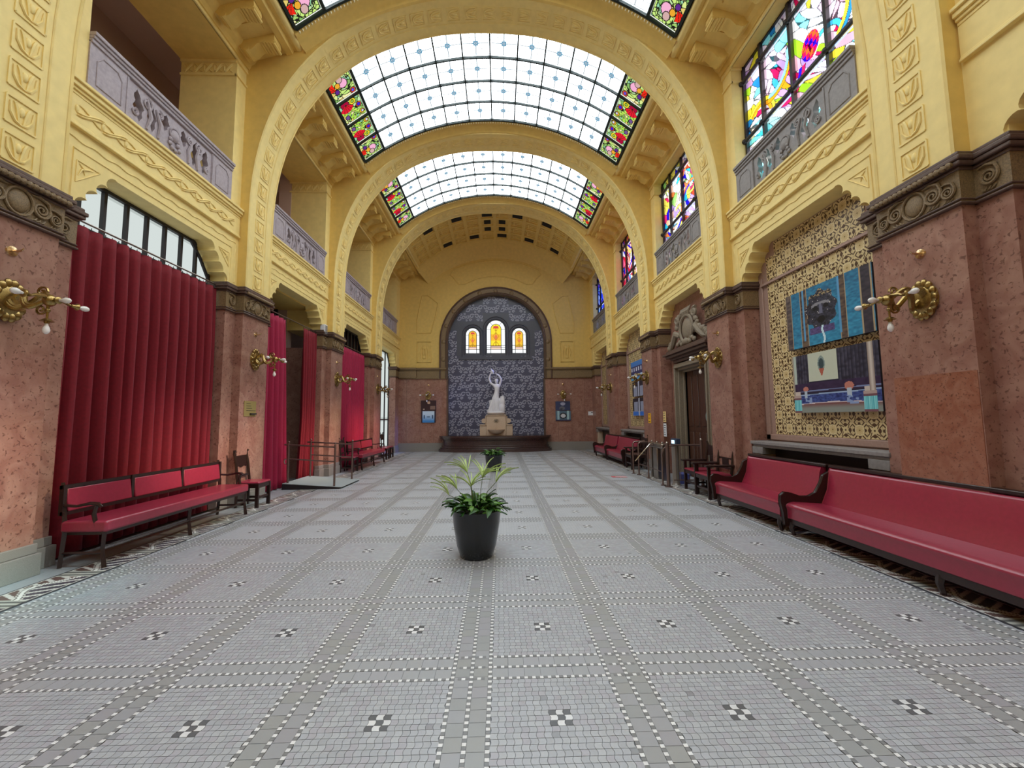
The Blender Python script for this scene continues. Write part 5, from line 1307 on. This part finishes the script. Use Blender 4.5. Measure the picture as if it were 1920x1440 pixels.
# ================================================================== SEATING
def cushion(x0, x1, y0, y1, z0, z1, puff=.012, nu=4, nv=14):
    mb = MB().box(x0, x1, y0, y1, z0, z1); return mb
def make_bench(label, y0, y1, xf=-4.36, xb=-4.86, panels=3):
    """slim wooden bench along the left wall, red seat, back in three red panels; local x to hall"""
    Ln = y1-y0; D_ = xf-xb
    t = thing('wooden_bench', label, 'bench', (xb, y0, 0))
    MB().box(.0, D_, 0, Ln, .385, .51).obj('seat', 'leather', t, bevel=.025)
    mb = MB(); mb.box(.02, D_-.02, .03, Ln-.03, .355, .387); mb.obj('seat_rail', 'wood', t)
    for x_, y_ in ((D_-.04, .03), (D_-.04, Ln/2), (D_-.04, Ln-.03)):
        MB().tube([(x_, y_, .4), (x_-.01, y_, .2), (x_+.02, y_, 0)], [.028, .024, .03], 4).obj('leg', 'wood', t)
    for y_ in (.03, Ln-.03): MB().tube([(.0, y_, 0), (.03, y_, .4), (.0, y_, .7), (-.03, y_, .93)], [.026, .028, .026, .022], 4).obj('leg', 'wood', t)
    MB().tube([(D_-.05, .03, .2), (D_-.05, Ln-.03, .2)], .016, 4).obj('stretcher', 'wood', t); MB().tube([(.02, .03, .12), (.02, Ln-.03, .12)], .016, 4).obj('stretcher', 'wood', t)
    for y_ in (.03, Ln-.03): MB().tube([(.02, y_, .16), (D_-.04, y_, .16)], .015, 4).obj('stretcher', 'wood', t)
    mb = MB(); mb.box(-.035, .0, 0, Ln, .86, .90); mb.box(-.01, .025, 0, Ln, .57, .61)
    for q in range(panels+1): yy = .02+(Ln-.04)*q/panels; mb.add(*(lambda b: (b.v, b.f))(MB().box(-.03, .015, yy-.02, yy+.02, .57, .9)))
    mb.obj('back_frame', 'wood', t)
    for q in range(panels):
        a = .05+(Ln-.04)*q/panels; b_ = .0+(Ln-.04)*(q+1)/panels
        MB().add([(x_+o_, y_, z_) for x_, o_, z_ in ((.0, 0, .61), (.035, 0, .61), (-.035, 0, .86), (.0, 0, .86)) for y_ in (a, b_)], [(0, 1, 3, 2), (4, 6, 7, 5), (0, 2, 6, 4), (1, 5, 7, 3), (2, 3, 7, 6), (0, 4, 5, 1)]).obj('back_panel', 'leather', t, bevel=.012)
    for y_ in (.02, Ln-.02):
        MB().tube([(-.0, y_, .68), (.15, y_, .67), (.3, y_, .7), (.38, y_, .69), (.42, y_, .66)], [.018, .016, .02, .022, .012], 6).obj('armrest', 'wood', t, True)
        MB().tube([(.36, y_, .68), (.34, y_, .58), (.38, y_, .42)], [.018, .022, .02], 6).obj('arm_support', 'wood', t, True)
    return t
make_bench('long slim red bench with three back panels before the wide curtain', 4.80, 7.40)
make_bench('red bench by the pink-lit red curtain of the third left bay', 13.35, 15.9, panels=2)
def make_chair(label, y, s=-1, x=-4.88, rz=0, arms=False, seatm='leather', cat='chair'):
    t = thing('side_chair' if not arms else 'armchair', label, cat, (x, y, 0), rz); W = .40 if not arms else .56; D_ = .42 if not arms else .5; h = W/2
    MB().box(.0, D_, -h, h, .43, .475).obj('seat', seatm, t, bevel=.02); MB().box(.01, D_-.01, -h+.01, h-.01, .36, .43).obj('seat_rail', 'wood', t)
    for sg in (-1, 1):
        MB().box(D_-.06, D_, sg*h-.03 if sg > 0 else sg*h-.01, sg*h+.01 if sg > 0 else sg*h+.03, 0, .62 if arms else .43).obj('leg', 'wood', t, bevel=.004)
        MB().tube([(.0, sg*(h-.02), 0), (.02, sg*(h-.02), .45), (-.02, sg*(h-.02), .8), (-.06, sg*(h-.015), 1.0), (-.045, sg*(h+.0), 1.05)], [.024, .026, .022, .02, .026], 6).obj('back_post', 'wood', t)
        MB().box(.04, D_-.05, sg*(h-.02)-.015, sg*(h-.02)+.015, .12, .16).obj('stretcher', 'wood', t)
        if arms: MB().box(-.02, D_+.05, sg*h-.05, sg*h+.05, .62, .66).obj('armrest', 'wood', t, bevel=.012)
    MB().box(D_-.05, D_-.02, -h+.03, h-.03, .16, .2).obj('stretcher', 'wood', t)
    MB().box(-.0, .02, -h+.03, h-.03, .56, .60).obj('back_rail', 'wood', t)
    pl = [(-h+.02, .74), (-h+.05, .80), (-h+.02, .90), (-h+.02, .99), (-.06, .96), (0, 1.0), (.06, .96), (h-.02, .99), (h-.02, .90), (h-.05, .80), (h-.02, .74), (.08, .76), (0, .73), (-.08, .76)]
    mb = MB().prism(pl, lambda a, b_: (-.02-.12*(b_-.74), a, b_), lambda a, b_: (-.04-.12*(b_-.74), a, b_)); mb.obj('back_splat', 'wood', t)
    if arms: MB().box(-.03, -.01, -.11, .11, .60, .76).obj('back_splat', 'wood', t)
    return t
c1 = make_chair('dark wooden chair with red seat at the far end of the front left bench', 8.07)
tr = [(c, kids(c)) for c in kids(c1)]
c1['group'] = 'wooden side chairs along the left wall'
dup(c1, (-4.88, 13.05, 0), 0, 'dark wooden chair with red seat beside the ramp railing', None, tr)
dup(c1, (-4.95, 17.0, 0), 0, 'dark wooden chair in the far left bay, nearer of the pair', None, tr)
dup(c1, (-4.98, 17.75, 0), 0, 'dark wooden chair in the far left corner, farther of the pair', None, tr)
make_chair('heavy dark armchair with red seat next to the right sofa, nearer of two', 8.29, x=4.52, rz=math.pi, arms=True)
make_chair('heavy dark armchair with red seat next to the right sofa, farther of two', 8.95, x=4.6, rz=math.pi, arms=True)
make_chair('dark armchair behind the steel turnstile', 12.95, x=4.5, rz=math.pi, arms=True, seatm='darkcap')
def make_sofa(label, y0, y1, legs, xf=3.87, xb=4.58, armnear=True, armfar=True):
    Ln = y1-y0; D_ = xb-xf; t = thing('red_sofa', label, 'sofa', (xf, y0, 0))
    # seat block with rounded front
    n = 7; prof = [(.02, .22), (.02, .33), (.0, .39), (.03, .42), (.1, .435), (D_-.12, .40), (D_-.12, .22)]
    MB().prism(prof, lambda a, b_: (a, .05, b_), lambda a, b_: (a, Ln-.05, b_)).obj('seat', 'leather', t, bevel=.012)
    prof = [(D_-.22, .38), (D_-.12, .60), (D_-.085, .80), (D_-.06, .865), (D_-.02, .88), (D_+.0, .85), (D_+.0, .36)]
    MB().prism(prof, lambda a, b_: (a, .05, b_), lambda a, b_: (a, Ln-.05, b_)).obj('backrest', 'leather', t, bevel=.015)
    MB().box(.03, .06, .04, Ln-.04, .15, .225).obj('front_rail', 'wood', t, bevel=.006)
    MB().box(D_, D_+.04, .0, Ln, .15, .92).obj('back_frame', 'wood', t); MB().box(D_-.05, D_+.05, .0, Ln, .88, .925).obj('top_rail', 'wood', t, bevel=.012)
    for q in legs:
        for x_ in (.06, D_-.06): MB().tube([(x_, q, .17), (x_-.02, q, .1), (x_+.01, q, .0)], [.04, .03, .024], 5).obj('leg', 'wood', t, True)
    arm = [(-.015, .13), (-.03, .3), (-.06, .44), (-.05, .52), (.0, .56), (.08, .55), (.22, .50), (.34, .50), (.44, .55), (.52, .68), (.56, .78), (D_, .86), (D_, .15)]
    arm = [(a, b_) for a, b_ in arm]
    for q, w_ in ((0, armnear), (Ln-.055, armfar)):
        if w_: MB().prism(arm, lambda a, b_: (a, q, b_), lambda a, b_: (a, q+.055, b_)).obj('armrest', 'wood', t, bevel=.01)
    return t
make_sofa('longest red leather sofa along the right wall, nearest the viewer', 1.75, 5.66, (.08, 1.95, 3.83))
make_sofa('shorter red leather sofa between the long sofa and the armchairs', 5.70, 7.52, (.12, 1.74), armnear=False)
make_sofa('far red leather sofa on the right wall, nearer of the distant pair', 13.45, 15.66, (.08, 2.1), 4.0, 4.58)
make_sofa('far red leather sofa on the right wall, in the last bay', 15.7, 17.6, (.08, 1.8), 4.0, 4.58, armnear=False)

# ================================================================== RAMP, TURNSTILE, BIN
rp = thing('access_ramp', 'grey access ramp with brown tubular handrails at the left doorway', 'ramp', (0, 0, 0))
MB().add([(-5.06, 9.85, 0), (-3.75, 9.85, 0), (-5.06, 11.2, 0), (-3.75, 11.2, 0), (-5.06, 9.85, .13), (-3.75, 9.85, .035), (-5.06, 11.2, .13), (-3.75, 11.2, .035)], [(0, 2, 3, 1), (4, 5, 7, 6), (0, 1, 5, 4), (2, 6, 7, 3), (0, 4, 6, 2), (1, 3, 7, 5)]).obj('ramp_body', 'iron', rp)
MB().add([(-5.06, 9.87, .132), (-3.70, 9.87, .036), (-5.06, 11.18, .132), (-3.70, 11.18, .036), (-5.06, 9.87, .142), (-3.70, 9.87, .042), (-5.06, 11.18, .142), (-3.70, 11.18, .042)], [(0, 2, 3, 1), (4, 5, 7, 6), (0, 1, 5, 4), (2, 6, 7, 3), (0, 4, 6, 2), (1, 3, 7, 5)]).obj('ramp_surface', 'ramp', rp)
for yy in (9.95, 11.1):
    for xx in (-4.98, -3.9): MB().tube([(xx, yy, .05), (xx, yy, 1.02 if xx > -4.5 else 1.06)], .024, 8).obj('post', 'tube', rp, True); MB().ball((xx, yy, 1.05 if xx > -4.5 else 1.09), .026, 8, 6).obj('post_cap', 'tube', rp, True)
    MB().tube([(-5.08, yy, 1.03), (-3.9, yy, .96)], .019, 8).obj('handrail', 'tube', rp, True); MB().tube([(-5.0, yy, .70), (-3.9, yy, .62)], .016, 8).obj('mid_rail', 'tube', rp, True)
MB().tube([(-4.98, 9.95, .70), (-5.06, 9.95, .69), (-5.08, 9.95, .63), (-5.05, 9.95, .58), (-5.0, 9.95, .59)], .014, 6).obj('rail_hook', 'steel', rp, True)
ts = thing('turnstile', 'steel turnstile gate with tubular hoops and a slanting bright arm, right side', 'turnstile', (0, 0, 0))
MB().box(4.05, 4.22, 10.35, 11.3, .80, .93).obj('housing', 'steel', ts, bevel=.03)
for yy in (10.45, 11.2): MB().box(4.08, 4.18, yy-.05, yy+.05, 0, .80).obj('leg', 'steel', ts, bevel=.01)
MB().box(4.06, 4.2, 10.7, 11.0, .0, .80).obj('cabinet', 'steel', ts, bevel=.02)
MB().tube([(4.05, 10.9, .92), (3.95, 10.85, .9), (3.85, 10.85, .8), (3.55, 10.9, .45)], [.02, .02, .017, .015], 8).obj('barrier_arm', simple('polished_steel', '#e6e2de', .18, 1), ts, True)
for yy in (10.5, 10.85, 11.2): MB().ball((4.13, yy, .945), .03, 8, 6).obj('rivet_cap', 'steel', ts, True)
br_ = ts
for ya, yb, xx in ((11.82, 12.0, 3.82), (10.1, 10.94, 3.92)):
    pass
MB().tube([(3.80, 11.83, 0), (3.80, 11.83, .85), (3.84, 11.83, .9), (4.15, 11.83, .92)], .024, 8).obj('hoop', 'tube', br_, True)
MB().tube([(3.88, 11.6, 0), (3.88, 11.6, .86), (3.93, 11.6, .9), (4.15, 11.6, .9)], .022, 8).obj('hoop', 'tube', br_, True)
MB().tube([(3.90, 10.9, 0), (3.90, 10.9, .82), (3.94, 10.88, .87), (4.02, 10.8, .88)], .02, 8).obj('hoop', 'tube', br_, True)
MB().tube([(3.82, 9.75, 0), (3.82, 9.75, .72), (3.86, 9.72, .86), (3.95, 9.7, .93), (4.1, 9.7, .92)], .02, 8).obj('hoop', 'tube', br_, True)
MB().tube([(3.88, 11.6, .3), (3.90, 10.9, .3), (3.84, 9.75, .3)], .012, 6).obj('low_rail', 'tube', br_, True)
for x_, y_ in ((3.80, 11.83), (3.88, 11.6), (3.90, 10.9), (3.82, 9.75)): MB().lathe([(0, 0), (.06, 0), (.06, .012), (.02, .02), (0, .02)], (x_, y_, .002), 12).obj('foot_plate', 'tube', br_)
tp = thing('barrier_post', 'thick brown post with domed cap beside the grey column', 'post', (3.86, 9.52, 0)); MB().tube([(0, 0, 0), (0, 0, .98)], .042, 12).obj('post', 'tube', tp, True); MB().ball((0, 0, 1.0), (.04, .04, .035), 10, 6).obj('cap', 'steel', tp, True); MB().lathe([(0, 0), (.09, 0), (.09, .012), (.04, .02)], (0, 0, 0), 14).obj('foot_plate', 'tube', tp)
tc = thing('ticket_reader', 'grey column card reader with a lit blue screen on top', 'ticket machine', (4.16, 9.8, 0)); MB().lathe([(0, 0), (.11, 0), (.09, .03), (.08, .06), (.08, .92), (.0, .92)], (0, 0, 0), 16).obj('column', simple('grey_metal', '#9a948e', .4, .5), tc, True)
MB().box(-.05, .05, -.2, .12, .93, 1.09).obj('screen_housing', simple('dark_blue_case', '#2a3a55', .4), tc, bevel=.01)
m, nt, b = newmat('lit_screen'); b.inputs['Emission Color'].default_value = (.45, .75, 1, 1); b.inputs['Emission Strength'].default_value = 1.3
MB().box(-.056, -.05, -.10, .06, .97, 1.05).obj('screen', m, tc)
gt = thing('steel_fence', 'low brown rail fence with thin vertical bars before the right door', 'fence', (0, 0, 0))
MB().tube([(4.62, 9.9, .93), (4.62, 9.6, .93), (4.64, 9.48, .93)], .02, 8).obj('top_rail', 'tube', gt, True)
MB().tube([(4.0, 9.55, .95), (4.62, 9.5, .95)], .02, 8).obj('top_rail', 'tube', gt, True); MB().tube([(4.0, 9.55, .15), (4.62, 9.5, .15)], .014, 8).obj('bottom_rail', 'tube', gt, True)
for q in range(6): xx = 4.06+q*.1; MB().tube([(xx, 9.545-.008*q, .15), (xx, 9.545-.008*q, .95)], .008, 6).obj('vertical_bar', 'tube', gt)
MB().tube([(4.64, 9.48, 0), (4.64, 9.48, 1.05)], .035, 10).obj('end_post', 'tube', gt, True); MB().ball((4.64, 9.48, 1.07), .035, 8, 6).obj('post_cap', 'steel', gt, True)
bn = thing('litter_bin', 'round stainless steel litter bin behind the barrier hoops', 'bin', (4.40, 11.6, 0)); MB().lathe([(0, .0), (.17, 0), (.17, .05)], (0, 0, 0), 20).obj('base', 'iron', bn, True); MB().lathe([(.165, .05), (.165, .66), (.15, .68), (.15, .62), (0, .62)], (0, 0, 0), 20).obj('body', 'steel', bn, True); MB().lathe([(.168, .64), (.175, .66), (.168, .68)], (0, 0, 0), 20).obj('rim', 'steel', bn, True)
t = thing('blue_crate', 'small blue plastic box on the floor behind the reader column', 'box', (4.42, 10.1, 0)); MB().box(-.12, .12, -.2, .2, 0, .22).obj('body', 'bluebox', t, bevel=.01); MB().box(-.13, .13, -.21, .21, .20, .23).obj('rim', 'bluebox', t)

# ================================================================== PLANTERS
def leafmesh(mat, L_=.16, W_=.05, bend=.5, name='leaf'):
    n = 5; V = []; F = []
    for i in range(n+1):
        t = i/n; w_ = W_*math.sin(math.pi*min(1, t*.92+.06))**.8; x = L_*t; z = L_*(bend*t-.75*bend*t*t*1.4)
        V += [(x, -w_/2, z+.006), (x, 0, z-.004), (x, w_/2, z+.006)]
    for i in range(n):
        for j in range(2): F.append((3*i+j, 3*i+3+j, 3*i+4+j, 3*i+1+j))
    return MB().add(V, F).mesh(name, mat, True, 180)
LM = [leafmesh('leafdark', .20, .06, .6), leafmesh('leafdark', .16, .055, .2), leafmesh('leafmid', .17, .06, .8), leafmesh('leafmid', .14, .05, .5)]
LP = leafmesh('leafpale', .27, .013, .5, 'frond_blade')
def planter(label, x, y, sc_=1, fronds=True, nleaf=150, hh=.54, rt=.285, rb=.19):
    t = thing('potted_plant', label, 'plant', (x, y, 0))
    MB().lathe([(0, 0), (rb-.01, 0), (rb, .015), (rb+.04, hh*.25), (rt-.015, hh*.7), (rt, hh-.02), (rt+.004, hh), (rt-.012, hh), (rt-.02, hh-.05), (0, hh-.05)], (0, 0, 0), 40).obj('pot', 'pot', t, True)
    MB().lathe([(rt-.02, hh-.045), (rt*.5, hh-.03), (0, hh-.02)], (0, 0, 0), 20).obj('soil', 'soil', t, True)
    r_ = random.Random(int(y*10))
    for i in range(nleaf):
        a = r_.uniform(0, 2*math.pi); q = math.sqrt(r_.random()); rad = q*rt*.85; el = r_.uniform(-.05, 1.0) if q > .5 else r_.uniform(.3, 1.3)
        z = hh-.02+r_.uniform(0, .15)*(1.1-q*.6); o = link('leaf', LM[r_.randrange(4)], t, (rad*math.cos(a), rad*math.sin(a), z), (r_.uniform(-.6, .6), -el*.8+.25, a+r_.uniform(-.7, .7))); k_ = r_.uniform(.75, 1.2); o.scale = (k_, k_, k_)
    if fronds:
        for (dx, dy, h_, bx, n, a0) in ((-.03, 0, .50, -.08, 9, 2.6), (.04, .02, .42, .03, 14, .6), (-.1, 0, .27, -.13, 9, 2.9), (-.05, .03, .3, -.02, 12, 1.5), (.06, 0, .36, .17, 9, .4), (-.12, -.03, .2, -.2, 6, 3.0)):
            fr = MB().tube([(dx, dy, hh), (dx+bx*.4, dy, hh+h_*.55), (dx+bx, dy, hh+h_*.85)], [.005, .004, .003], 5).obj('palm_stem', 'stem', t)
            for i in range(n):
                a = a0+(i-(n-1)/2)*.28; el = r_.uniform(.5, 1.15); o = link('frond_blade', LP, fr, (dx+bx, dy, hh+h_*.85), (r_.uniform(-.3, .3), -el*.7, a)); k_ = r_.uniform(.8, 1.25); o.scale = (k_, 1, k_)
    return t
planter('nearest black pot with pale palm fronds above dark green leaves', -.285, 4.98)
planter('farther black pot with only low bright green leaves', -.2, 12.75, fronds=False, nleaf=110, hh=.50, rt=.27, rb=.19)

# remaining structure labels for the far bay ends
for o in bpy.data.objects:
    if o.type == 'MESH' and o.data.materials and o.data.materials[0] is None: print('no material', o.name)
